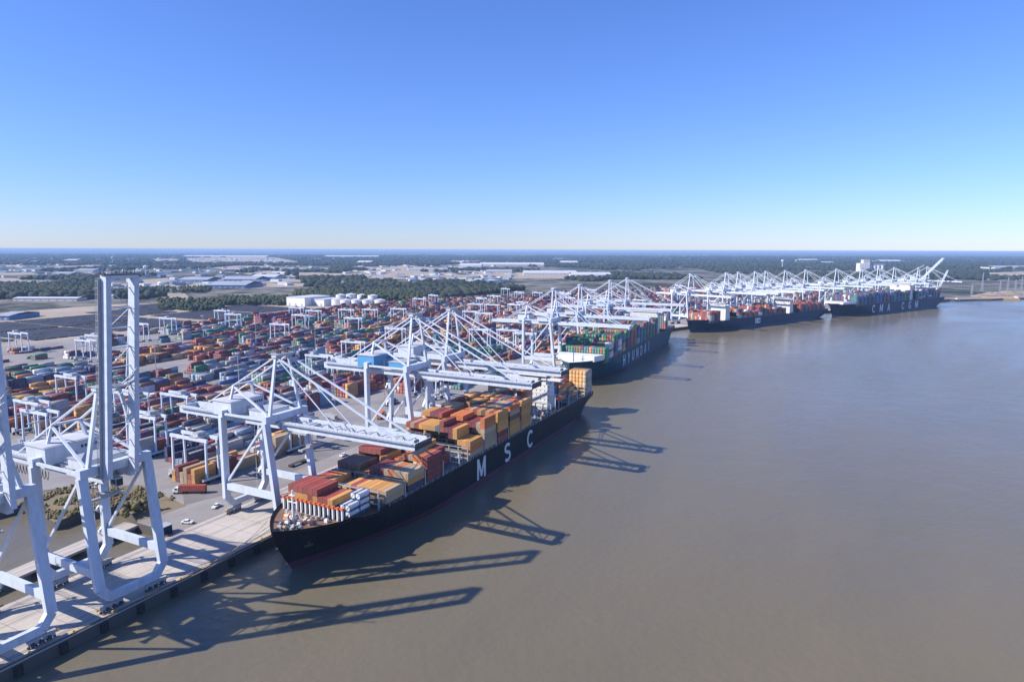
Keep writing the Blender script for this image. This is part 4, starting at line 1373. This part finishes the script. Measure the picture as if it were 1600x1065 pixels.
mast = make_mast()
ml = []
for k, s in ((2, 210), (5, 40), (5, 205), (8, 200), (8, 390), (3, 390), (11, 210), (11, 392), (14, 395), (2, 570), (6, 575), (10, 580), (4, 760), (9, 765)):
    ml.append((Q1, k, s))
for i, (fr, k, s) in enumerate(ml):
    o = mast if i == 0 else copy_tree(mast)
    o.location = fr(s, band_w(k) + 14.5, GZ)
    tag(o, "tall grey floodlight mast in the aisle beside the %s yard row, %s along it" % (ORD[k], ORD[sum(1 for f, kk, ss in ml[:i] if kk == k)]), 'light mast', 'floodlight masts in the container yard')

# ------------------------------------------------------------------ vehicles
def make_truck(boxed):
    root = empty('yard_truck', (0, 0, 0))
    c = MB(); c.side_prism([(-1.25, 0.9), (1.25, 0.9), (1.25, 3.0), (-1.25, 3.0)], 6.2, 7.9); c.bx(-1.2, 1.2, 7.9, 8.9, 0.9, 1.9)
    cab = c.build('cab', M['white_paint'], root)
    g = MB(); g.bx(-1.1, 1.1, 7.9, 7.95, 2.0, 2.9); g.bx(-1.3, -1.25, 6.6, 7.7, 2.0, 2.8); g.bx(1.25, 1.3, 6.6, 7.7, 2.0, 2.8); g.build('window', M['glass'], cab)
    f = MB(); f.bx(-0.5, 0.5, -6.4, 8.8, 0.9, 1.2); f.bx(-1.2, 1.2, -6.4, 6.0, 1.2, 1.36)
    f.build('chassis', M['dark_steel'], root)
    for y in (7.9, 4.2, 3.0, -4.2, -5.5):
        for sx in (-1, 1):
            MB().cyl((sx * 0.75, y, 0.52), (sx * 1.25, y, 0.52), 0.52, n=12).build('wheel', M['rubber'], root)
    return root


def make_car():
    root = empty('parked_car', (0, 0, 0))
    b_ = MB(); b_.bx(-0.95, 0.95, -2.4, 2.4, 0.4, 1.0); b_.side_prism([(-0.9, 1.0), (0.9, 1.0), (0.75, 1.65), (-0.75, 1.65)], -0.6, 1.2)
    bd = b_.build('body', M['car_white'], root)
    g = MB(); g.bx(-0.7, 0.7, 1.2, 1.24, 1.05, 1.6); g.bx(-0.7, 0.7, -0.64, -0.6, 1.05, 1.6); g.bx(-0.92, -0.84, -0.5, 1.1, 1.08, 1.5); g.bx(0.84, 0.92, -0.5, 1.1, 1.08, 1.5); g.build('window', M['glass'], bd)
    for y in (-1.5, 1.5):
        for sx in (-1, 1): MB().cyl((sx * 0.7, y, 0.36), (sx * 0.97, y, 0.36), 0.36, n=12).build('wheel', M['rubber'], root)
    return root


tk = make_truck(True)
trucks = [(survey(301, 770), R(92), 'yard truck with white cab hauling a rust-red container behind the apron', 'rust-red'),
          (Q1(60, -88, GZ), Q1.rz, 'yard truck with white cab waiting under the nearest yard gantry', 'navy'),
          (Q1(96, -56, GZ), Q1.rz, 'empty yard truck on the haul road behind the lowered crane', None),
          (Q1(150, -62, GZ), Q1.rz + math.pi, 'yard truck carrying a maroon box on the open pavement', 'maroon'),
          (Q1(196, -78, GZ), Q1.rz + 0.4, 'yard truck carrying an orange box on the open pavement', 'orange'),
          (Q1(230, -96, GZ), Q1.rz, 'yard truck carrying a blue box on the open pavement', 'blue'),
          (Q1(248, -60, GZ), Q1.rz, 'empty yard truck on the open pavement beside the quay cranes', None),
          (Q1(176, -104, GZ), Q1.rz + 1.2, 'yard truck turning with a grey box on the open pavement', 'grey'),
          (Q1(64, -20, GZ), Q1.rz, 'yard truck with an ochre box between the legs of the lowered crane', 'ochre'),
          (Q1(150, -22, GZ), Q1.rz, 'yard truck with a maroon box beneath the blue-housed cranes', 'maroon'),
          (Q1(205, -178, GZ), Q1.rz + 1.5, 'yard truck with an ochre box in the cross aisle', 'ochre'),
          (Q1(206, -262, GZ), Q1.rz - 1.5, 'empty yard truck in the cross aisle deeper in the yard', None)]
for i, (p, rz_, lab, col) in enumerate(trucks):
    o = tk if i == 0 else copy_tree(tk)
    o.location = (p.x, p.y, GZ + (0.0)); o.rotation_euler.z = rz_
    tag(o, lab, 'truck', 'yard trucks moving containers')
    if col:
        b_ = link(bpy.data.objects.new("truck_container", cme))
        q = Matrix.Rotation(rz_, 4, 'Z') @ Vector((0, -0.2, 1.37))
        b_.location = Vector((p.x, p.y, GZ)) + q; b_.rotation_euler.z = rz_; b_.color = (*PAL[col], 1)
        tag(b_, "%s container riding on the %s" % (col, lab.split(' with')[0].split(' carrying')[0].split(' hauling')[0] + [' behind the apron', ' under the nearest gantry', '', ' nearest the haul road', ' in mid pavement', ' farthest on open pavement', '', ' that is turning', ' between the crane legs', ' beneath blue-housed cranes', ' in the cross aisle', ''][i]), 'container', 'containers riding on trucks')
car = make_car()
cars = [(survey(293, 817), Q1.rz + 1.9, 'white car parked on the apron behind the raised crane'), (survey(338, 792), Q1.rz + 0.3, 'white car parked on open paving near the landside legs of the lowered crane'),
        (Q1(52, -41, GZ), Q1.rz, 'white car parked at the back of the apron by the lowered crane'), (Q1(118, -44, GZ), Q1.rz, 'white car parked behind the apron near the blue-housed crane'),
        (Q1(186, -46, GZ), Q1.rz + 0.2, 'white car parked behind the second blue-housed crane')]
for i, (p, rz_, lab) in enumerate(cars):
    o = car if i == 0 else copy_tree(car)
    o.location = (p.x, p.y, GZ); o.rotation_euler.z = rz_
    tag(o, lab, 'car', 'white cars parked by the apron')
# hatch covers landed on the apron, and a blue shed by the inlet
hm = MB(); hm.bx(-6, 6, -6.2, 6.2, 0.1, 0.9); hm.bx(-5.6, 5.6, -5.8, 5.8, 0.9, 1.0)
for k in range(6): hm.bx(-6.1, 6.1, -5.6 + k * 2.2, -5.3 + k * 2.2, 0.0, 0.12)
hme = hm.mesh('ship_hatch_cover', M['crane_grey'])
for s, w, z, lab in ((80, -27, 0, 'grey ship hatch cover landed on the apron behind the lowered crane, lower one'), (80, -27, 1.05, 'grey ship hatch cover landed on the apron behind the lowered crane, upper one'), (97, -27, 0, 'grey ship hatch cover lying alone on the apron before the blue-housed crane')):
    o = link(bpy.data.objects.new('ship_hatch_cover', hme)); o.location = Q1(s, w, GZ + z); o.rotation_euler.z = Q1.rz
    tag(o, lab, 'hatch cover', 'hatch covers on the apron')
p = survey(254, 834); root = empty('transformer_shed', p, Q1.rz, 'dark blue equipment shed at the inner corner of the apron by the inlet', 'shed')
MB().bx(-2, 2, -3, 3, 0, 3.4).build('wall', M['hull_navy'], root); MB().bx(-2.2, 2.2, -3.2, 3.2, 3.4, 3.6).build('roof', M['roof_grey'], root)
MB().bx(-0.6, 0.6, -3.05, -3.0, 0.1, 2.2).build('door', M['crane_grey'], root)

# ------------------------------------------------------------------ chassis fields (dark parked trailers in tight rows)
cf = MB(); rnd = random.Random(31)
def field(s0, s1, w0, w1, ds=14.5, dw=3.0, gap_every=9):
    s = s0; i = 0
    while s < s1:
        w = w0
        while w < w1:
            if rnd.random() < 0.93:
                p = Q1(s, w)
                cf.box((p.x, p.y, GZ + 0.75), (2.4, 12.4, 0.9), rz=Q1.rz)
            w += dw
        i += 1
        s += ds + (12 if i % gap_every == 0 else 0)


field(312, 400, -812, -700); field(420, 540, -812, -700); field(420, 552, -960, -822); field(312, 404, -960, -822)
field(580, 690, -860, -690); field(560, 640, -1010, -880); field(230, 296, -900, -720); field(710, 800, -900, -740); field(640, 760, -1080, -930)
o = cf.build('parked_trailers', M['dark_steel']); tag(o, 'dark fields of tightly parked container trailers', 'trailers', kind='stuff')

# ------------------------------------------------------------------ far buildings, tanks, towers
def building(px, py, wpx, h, dep, wall='wall_cream', roof='roof_white', rot=0.0, lab='', gable=True):
    p = survey(px, py); dist = p.y; wd = wpx * dist / FPX
    root = empty('warehouse', (p.x, p.y + dep / 2, GZ - 0.2), rot, lab, 'warehouse', 'warehouses beyond the terminal')
    w_ = MB(); w_.bx(-wd / 2, wd / 2, -dep / 2, dep / 2, 0, h); wl = w_.build('wall', M[wall], root)
    r_ = MB()
    if gable: r_.poly([(-wd / 2 - 1, -dep / 2 - 1, h), (wd / 2 + 1, -dep / 2 - 1, h), (wd / 2 + 1, 0, h + dep * 0.06), (-wd / 2 - 1, 0, h + dep * 0.06)]); r_.poly([(-wd / 2 - 1, 0, h + dep * 0.06), (wd / 2 + 1, 0, h + dep * 0.06), (wd / 2 + 1, dep / 2 + 1, h), (-wd / 2 - 1, dep / 2 + 1, h)])
    else: r_.bx(-wd / 2 - 0.6, wd / 2 + 0.6, -dep / 2 - 0.6, dep / 2 + 0.6, h, h + 0.8)
    r_.build('roof', M[roof], root)
    d_ = MB()
    n = max(2, int(wd / 16))
    for k in range(n):
        x = -wd / 2 + (k + 0.5) * wd / n
        d_.bx(x - 2.2, x + 2.2, -dep / 2 - 0.1, -dep / 2 + 0.02, 0.3, min(5.0, h * 0.6))
    o = d_.build('dock_door', M['crane_grey'], root); o["kind"] = "stuff"
    return root


B_ = [(474, 478, 38, 17, 75, 'white_paint', 'roof_white', 'large white shed standing left of the round white tanks', False),
      (507, 478, 24, 13, 60, 'white_paint', 'roof_white', 'smaller white shed between the large shed and the tanks', False),
      (352, 450, 62, 9, 140, 'wall_blue', 'roof_grey', 'long blue warehouse past the chassis fields', True),
      (372, 440, 54, 9, 140, 'wall_blue', 'roof_grey', 'second blue warehouse behind the long blue one', True),
      (300, 441, 46, 9, 120, 'wall_blue', 'roof_grey', 'blue-grey warehouse left of the long blue one', True),
      (410, 436, 40, 9, 120, 'wall_cream', 'roof_white', 'pale warehouse right of the blue ones', True),
      (548, 402, 84, 12, 260, 'wall_cream', 'roof_white', 'very long white roofed warehouse near the horizon at mid left', True),
      (350, 402, 130, 12, 260, 'wall_cream', 'roof_white', 'longest white roofed warehouse near the horizon, farther left', True),
      (735, 418, 34, 13, 220, 'white_paint', 'roof_white', 'bright white warehouse end beyond the maroon stacks', True),
      (800, 416, 100, 12, 220, 'wall_cream', 'roof_white', 'long low white warehouse right of the bright white one', True),
      (890, 412, 26, 12, 200, 'wall_cream', 'roof_white', 'small white roof in the woods right of the long low warehouse', True),
      (860, 430, 84, 10, 160, 'wall_cream', 'roof_white', 'white roofed warehouse just beyond the yard at centre', True),
      (925, 433, 62, 10, 160, 'wall_cream', 'roof_white', 'white roofed warehouse beside the one beyond the yard centre', True),
      (780, 427, 40, 10, 130, 'wall_cream', 'roof_grey', 'grey roofed warehouse beyond the maroon stacks', True),
      (668, 424, 60, 10, 130, 'wall_cream', 'roof_grey', 'grey roofed warehouse on the cleared land left of centre', True),
      (568, 412, 22, 12, 200, 'white_paint', 'roof_white', 'small bright roof below the long roofs near the horizon', True),
      (108, 409, 20, 14, 160, 'wall_cream', 'roof_white', 'small white building in the far woods at left', True),
      (130, 426, 30, 12, 110, 'wall_cream', 'roof_grey', 'pale building group in the woods behind the raised boom', True),
      (95, 431, 30, 11, 90, 'wall_cream', 'roof_grey', 'low pale building in the woods left of the raised boom', True),
      (4, 500, 20, 7, 70, 'wall_blue', 'roof_grey', 'dark blue-grey shed at the left edge beside the trailer field', True),
      (70, 470, 100, 6, 36, 'wall_cream', 'roof_white', 'long low white roofed shed behind the trailer fields, leftmost', True),
      (165, 466, 70, 6, 34, 'wall_cream', 'roof_white', 'low white roofed shed behind the trailer fields, right one', True),
      (1265, 408, 30, 14, 160, 'wall_cream', 'roof_white', 'pale low building in the far woods above the red-box ship', True),
      (1295, 412, 18, 12, 120, 'wall_cream', 'roof_white', 'small pale building in the far woods right of the tower', True),
      (1395, 410, 36, 14, 200, 'white_paint', 'roof_white', 'white building behind the crane row of the farthest ship', True),
      (1585, 420, 60, 10, 160, 'wall_cream', 'roof_grey', 'far pale building at the right edge', True)]
for (px, py, wpx, h, dep, wl, rf, lab, gb) in B_:
    building(px, py, wpx, h, dep, wl, rf, 0.0 if px > 520 or px < 440 else Q1.rz, lab, gb)
# round white tanks
tkm = MB(); tkm.cyl((0, 0, 0), (0, 0, 15), 11, 11, 24); 
shell = tkm.mesh('tank_shell', M['white_paint'])
rfm = MB(); rfm.cyl((0, 0, 15), (0, 0, 17.5), 11.2, 0.6, 24); roofm = rfm.mesh('tank_roof', M['roof_white'])
stm = MB()
for k in range(14):
    a0, a1 = k * 0.11, (k + 1) * 0.11
    stm.beam((11.4 * math.cos(a0 - 1.6), 11.4 * math.sin(a0 - 1.6), k * 1.07), (11.4 * math.cos(a1 - 1.6), 11.4 * math.sin(a1 - 1.6), (k + 1) * 1.07), 0.8, 0.15)
stairm = stm.mesh('stairway', M['galv'])
tpos = [(527, 479), (541, 480), (557, 480), (574, 480), (594, 480), (533, 471), (549, 470), (566, 471), (583, 472)]
tl = ['front row, leftmost', 'front row, second from the left', 'front row, middle', 'front row, second from the right', 'front row, rightmost', 'back row, leftmost', 'back row, second from the left', 'back row, second from the right', 'back row, rightmost']
for (px, py), t in zip(tpos, tl):
    root = empty('storage_tank', survey(px, py), 0.0, 'round white storage tank beside the white sheds, ' + t, 'storage tank', 'round white storage tanks')
    for me_, nm in ((shell, 'shell'), (roofm, 'roof'), (stairm, 'stairway')): link(bpy.data.objects.new(nm, me_), root)
# water towers
def water_tower(px, py, h, lab):
    root = empty('water_tower', survey(px, py), 0, lab, 'water tower')
    t = MB(); t.cyl((0, 0, h), (0, 0, h + 9), 7.5, 8.5, 16); t.cyl((0, 0, h + 9), (0, 0, h + 13), 8.5, 1.5, 16); t.cyl((0, 0, h - 4), (0, 0, h), 2.0, 7.5, 16); t.build('tank', M['white_paint'], root)
    MB().cyl((0, 0, 0), (0, 0, h - 4), 2.4, 1.6, 12).build('column', M['white_paint'], root)


water_tower(176, 412, 40, 'white water tower standing in the far woods above the raised boom'); water_tower(228, 432, 34, 'white water tower in the woods right of the raised boom')
water_tower(1222, 420, 45, 'white water tower in the far woods above the red-box ship')
root = empty('silo_plant', survey(1350, 424), 0, 'tall white industrial plant rising behind the cranes of the farthest ship', 'industrial plant')
MB().bx(-36, 20, -20, 20, 0, 46).build('block', M['white_paint'], root); MB().bx(-14, 22, -16, 16, 46, 66).build('head_house', M['wall_cream'], root)
for k in range(4): MB().cyl((34 + k * 22, 0, 0), (34 + k * 22, 0, 34), 10, 10, 14).build('silo', M['white_paint'], root)
MB().bx(20, 112, -4, 4, 36, 42).build('conveyor', M['galv'], root)
# masts and heaps on the far right shore, a yellow barge and a small workboat
for i, (px, py, h) in enumerate(((1518, 462, 30), (1534, 455, 52), (1562, 458, 34), (1574, 455, 40), (1586, 455, 34), (1596, 452, 38))):
    root = empty('lattice_mast', survey(px, py), 0, 'slim pale mast on the far shore, %s from the last berth' % ORD[i], 'mast', 'masts on the far shore')
    m_ = MB()
    for sx in (-1, 1):
        for sy in (-1, 1): m_.beam((sx * 2.2, sy * 2.2, 0), (sx * 0.5, sy * 0.5, h), 0.5, 0.5)
    m_.build('frame', M['galv'], root)
    m2 = MB()
    for k in range(6): m2.bx(-2.4 + k * 0.3, 2.4 - k * 0.3, -0.2, 0.2, h * (k + 0.5) / 6, h * (k + 0.5) / 6 + 0.4)
    m2.build('cross_bar', M['galv'], root)
for i, (px, py, r_, h) in enumerate(((1552, 461, 22, 9), (1575, 460, 26, 11), (1595, 459, 24, 8), (1532, 463, 15, 7))):
    p = survey(px, py); m_ = MB(); n = 18; rr = random.Random(i)
    prof = [(1.0, 0), (0.75, 0.4), (0.45, 0.75), (0.15, 1.0)]
    rings = [[(p.x + r_ * a * math.cos(2 * math.pi * k / n) * rr.uniform(0.85, 1.15) * 1.6, p.y + r_ * a * math.sin(2 * math.pi * k / n), GZ - 0.3 + h * z * rr.uniform(0.85, 1.1)) for k in range(n)] for a, z in prof]
    for A, Bq in zip(rings[:-1], rings[1:]):
        for k in range(n): m_.poly([A[k], A[(k + 1) % n], Bq[(k + 1) % n], Bq[k]])
    m_.poly(rings[-1])
    tag(m_.build('scrap_heap', M['rubble']), 'brown bulk heap on the far shore, %s from the last berth' % ORD[(1, 2, 3, 0)[i]], 'heap', 'bulk heaps on the far shore')
root = empty('barge', survey(1562, 468, 0.0), R(-16), 'long dull yellow barge moored at the far shore', 'barge')
MB().side_prism([(-40, 0.2), (-36, -0.6), (36, -0.6), (40, 0.2), (40, 4.5), (-40, 4.5)], -7, 7).build('hull', M['barge_tan'], root)
MB().bx(-36, 30, -6, 6, 4.5, 6.2).build('cargo_box', M['mast_buff'], root); MB().bx(31, 37, -4, 4, 4.5, 9).build('deckhouse', M['white_paint'], root)
root = empty('workboat', survey(1494, 470, 0.0), R(-35), 'small blue workboat just past the stern of the farthest ship', 'boat')
MB().prism([(-3.5, -12), (3.5, -12), (3.8, 4), (2.4, 10), (0, 14), (-2.4, 10), (-3.8, 4)], -0.8, 2.6).build('hull', M['hull_navy'], root)
MB().bx(-2.4, 2.4, -4, 4, 2.6, 6.4).build('wheelhouse', M['white_paint'], root); MB().cyl((0, -1, 6.4), (0, -1, 11), 0.25, 0.15, 6).build('mast', M['galv'], root)

tw = MB(); rq = random.Random(41); walls = 0
for k in range(760):
    px, py = rq.uniform(-10, 800), 404 + 52 * rq.random() ** 1.6
    p = survey(px, py)
    if py > 446 and px > 330: continue
    w_, d_, h_ = rq.uniform(14, 50), rq.uniform(14, 34), rq.uniform(4, 10)
    tw.box((p.x, p.y, GZ + h_ / 2 - 0.5), (w_, d_, h_), rq.choice([0, 0, 1, 2, 3]), rz=rq.uniform(0, 3))
tag(tw.build('distant_town', [M['roof_white'], M['wall_cream'], M['roof_grey'], M['wall_blue']]), 'many small buildings of a distant town beyond the terminal', 'town', kind='stuff')

# ------------------------------------------------------------------ woods and scrub
def ico():
    t = (1 + 5 ** 0.5) / 2
    v = np.array([(-1, t, 0), (1, t, 0), (-1, -t, 0), (1, -t, 0), (0, -1, t), (0, 1, t), (0, -1, -t), (0, 1, -t), (t, 0, -1), (t, 0, 1), (-t, 0, -1), (-t, 0, 1)], float)
    v /= np.linalg.norm(v[0])
    f = np.array([(0, 11, 5), (0, 5, 1), (0, 1, 7), (0, 7, 10), (0, 10, 11), (1, 5, 9), (5, 11, 4), (11, 10, 2), (10, 7, 6), (7, 1, 8), (3, 9, 4), (3, 4, 2), (3, 2, 6), (3, 6, 8), (3, 8, 9), (4, 9, 5), (2, 4, 11), (6, 2, 10), (8, 6, 7), (9, 8, 1)])
    return v, f


def blobs(name, pts, mat, label, cat, seed):
    """pts: (x, y, z0, radius, height) per crown; each an uneven faceted crown"""
    g = np.random.default_rng(seed)
    v, f = ico(); n = len(pts); P = np.array(pts)
    V = v[None] * (0.72 + 0.56 * g.random((n, 12, 1)))
    a = g.random(n) * 6.28
    x = V[:, :, 0] * np.cos(a)[:, None] - V[:, :, 1] * np.sin(a)[:, None]; y = V[:, :, 0] * np.sin(a)[:, None] + V[:, :, 1] * np.cos(a)[:, None]
    W = np.stack([P[:, 0:1] + x * P[:, 3:4], P[:, 1:2] + y * P[:, 3:4], P[:, 2:3] + P[:, 4:5] * (0.5 + 0.5 * V[:, :, 2])], 2)
    me = np_mesh(name, W.reshape(-1, 3), (f[None] + (np.arange(n) * 12)[:, None, None]).reshape(-1, 3), [mat])
    o = link(bpy.data.objects.new(name, me)); tag(o, label, cat, kind='stuff')
    return o


def in_poly(x, y, P):
    c = False; j = len(P) - 1
    for i in range(len(P)):
        if (P[i][1] > y) != (P[j][1] > y) and x < (P[j][0] - P[i][0]) * (y - P[i][1]) / (P[j][1] - P[i][1]) + P[i][0]: c = not c
        j = i
    return c


clear = []
for o in COL.objects:
    if o.name.startswith(('cleared_ground', 'dirt_field', 'yard_pavement', 'river_beach')):
        clear.append([(v.co.x, v.co.y) for v in o.data.vertices])
bsites = [(o.location.x, o.location.y) for o in COL.objects if o.name.startswith(('warehouse', 'storage_tank', 'silo_plant', 'water_tower'))]
bsz = []
for o in COL.objects:
    if o.name.startswith('warehouse'):
        wl = o.children[0].data.vertices
        bsz.append((o.location.x, o.location.y, max(v.co.x for v in wl) + 12, max(v.co.y for v in wl) + 40))
def bank_y(x):
    for (x0, y0), (x1, y1) in zip(bankpts[:-1], bankpts[1:]):
        if x0 <= x <= x1: return y0 + (y1 - y0) * (x - x0) / (x1 - x0)
    return -1e9


rnd = random.Random(99)
pts = []
tries = 0
while len(pts) < 24000 and tries < 90000:
    tries += 1
    y = 1500 * (9.0 ** rnd.random()); x = rnd.uniform(-0.86, 0.86) * y
    if x > 1000 and y < bank_y(x) + 60: continue
    if any(in_poly(x, y, P_) for P_ in clear): continue
    if any(abs(x - a) < c and -d * 1.2 < y - b_ < d for a, b_, c, d in bsz): continue
    s_ = (Vector((x, y)) - Q1.o).dot(Q1.d); w_ = (Vector((x, y)) - Q1.o).dot(Q1.p)
    if y < 2600 and w_ > -620 : continue
    v = vnoise(x / 330.0, y / 700.0, 8)
    if y < 4600 and v < (0.50 if x < 0.12 * y else 0.36): continue
    if v < 0.24: continue
    if y < 3500 and x < 0.1 * y and v < 0.68: continue
    sc = 1.0 + y / 9000
    for q in range(2):
        pts.append((x + rnd.uniform(-14, 14) * sc, y + rnd.uniform(-14, 14) * sc, GZ - 2, rnd.uniform(7, 13) * sc, rnd.uniform(13, 21)))
blobs('far_woods', pts, M['wood_far'], 'far forest reaching to the horizon', 'forest', 3)


def belt(px0, px1, py0, py1, n, hmin=10, hmax=17):
    out = []
    for k in range(n):
        p = survey(rnd.uniform(px0, px1), rnd.uniform(py0, py1))
        for q in range(4):
            out.append((p.x + rnd.uniform(-5, 5), p.y + rnd.uniform(-5, 5), GZ + rnd.uniform(0, 5), rnd.uniform(2.6, 5.5), rnd.uniform(hmin * 0.6, hmax * 0.75)))
    return out


pts = belt(338, 448, 468, 477, 260, 8, 13) + belt(462, 534, 460, 468, 260, 12, 20) + belt(566, 652, 458, 472, 420, 12, 20) + belt(250, 345, 470, 486, 160, 6, 10) + belt(0, 150, 446, 462, 500, 10, 18) + belt(120, 330, 452, 458, 200, 8, 14) + belt(640, 760, 452, 460, 160, 8, 14)
blobs('tree_belt_woods', pts, M['wood_near'], 'dark belts of trees between the yard and the white sheds', 'woods', 4)
# scrub on the bank by the inlet
pts = []
bkp = [(p_[0], p_[1]) for p_ in bk]
while len(pts) < 1500:
    p = Q1(rnd.uniform(-10, 36), rnd.uniform(-132, -70))
    if not in_poly(p.x, p.y, bkp) or vnoise(p.x / 7, p.y / 7, 5) < 0.42: continue
    pts.append((p.x, p.y, GZ - 0.6, rnd.uniform(0.25, 0.9), rnd.uniform(0.5, 2.0)))
for k in range(46):
    p = Q1(14 + rnd.uniform(-6, 6), -70 + rnd.uniform(-3.5, 3.5)); pts.append((p.x, p.y, GZ + rnd.uniform(0, 4), rnd.uniform(0.9, 1.8), rnd.uniform(2, 3.6)))
for k in range(150):
    p = Q1(rnd.uniform(-150, -45), -66 + rnd.uniform(-4, 3)); pts.append((p.x, p.y, -0.3, rnd.uniform(0.6, 1.8), rnd.uniform(1.0, 2.6)))
blobs('scrub_foliage', pts, M['brush'], 'dry green and brown scrub on the inlet bank', 'scrub', 6)

# ------------------------------------------------------------------ haze
hz = MB(); hz.bx(-45500, 45500, -45500, 45500, -5.0, 122.0)
mh_ = bpy.data.materials.new("haze air"); mh_.use_nodes = True
nt = mh_.node_tree; nt.nodes.clear()
pv = nt.nodes.new("ShaderNodeVolumePrincipled"); pv.inputs["Color"].default_value = (0.42, 0.66, 1.0, 1); pv.inputs["Density"].default_value = HAZE
ou = nt.nodes.new("ShaderNodeOutputMaterial"); nt.links.new(pv.outputs[0], ou.inputs["Volume"])
o = hz.build('haze', mh_); tag(o, 'thin blue haze over the whole landscape', kind='stuff')
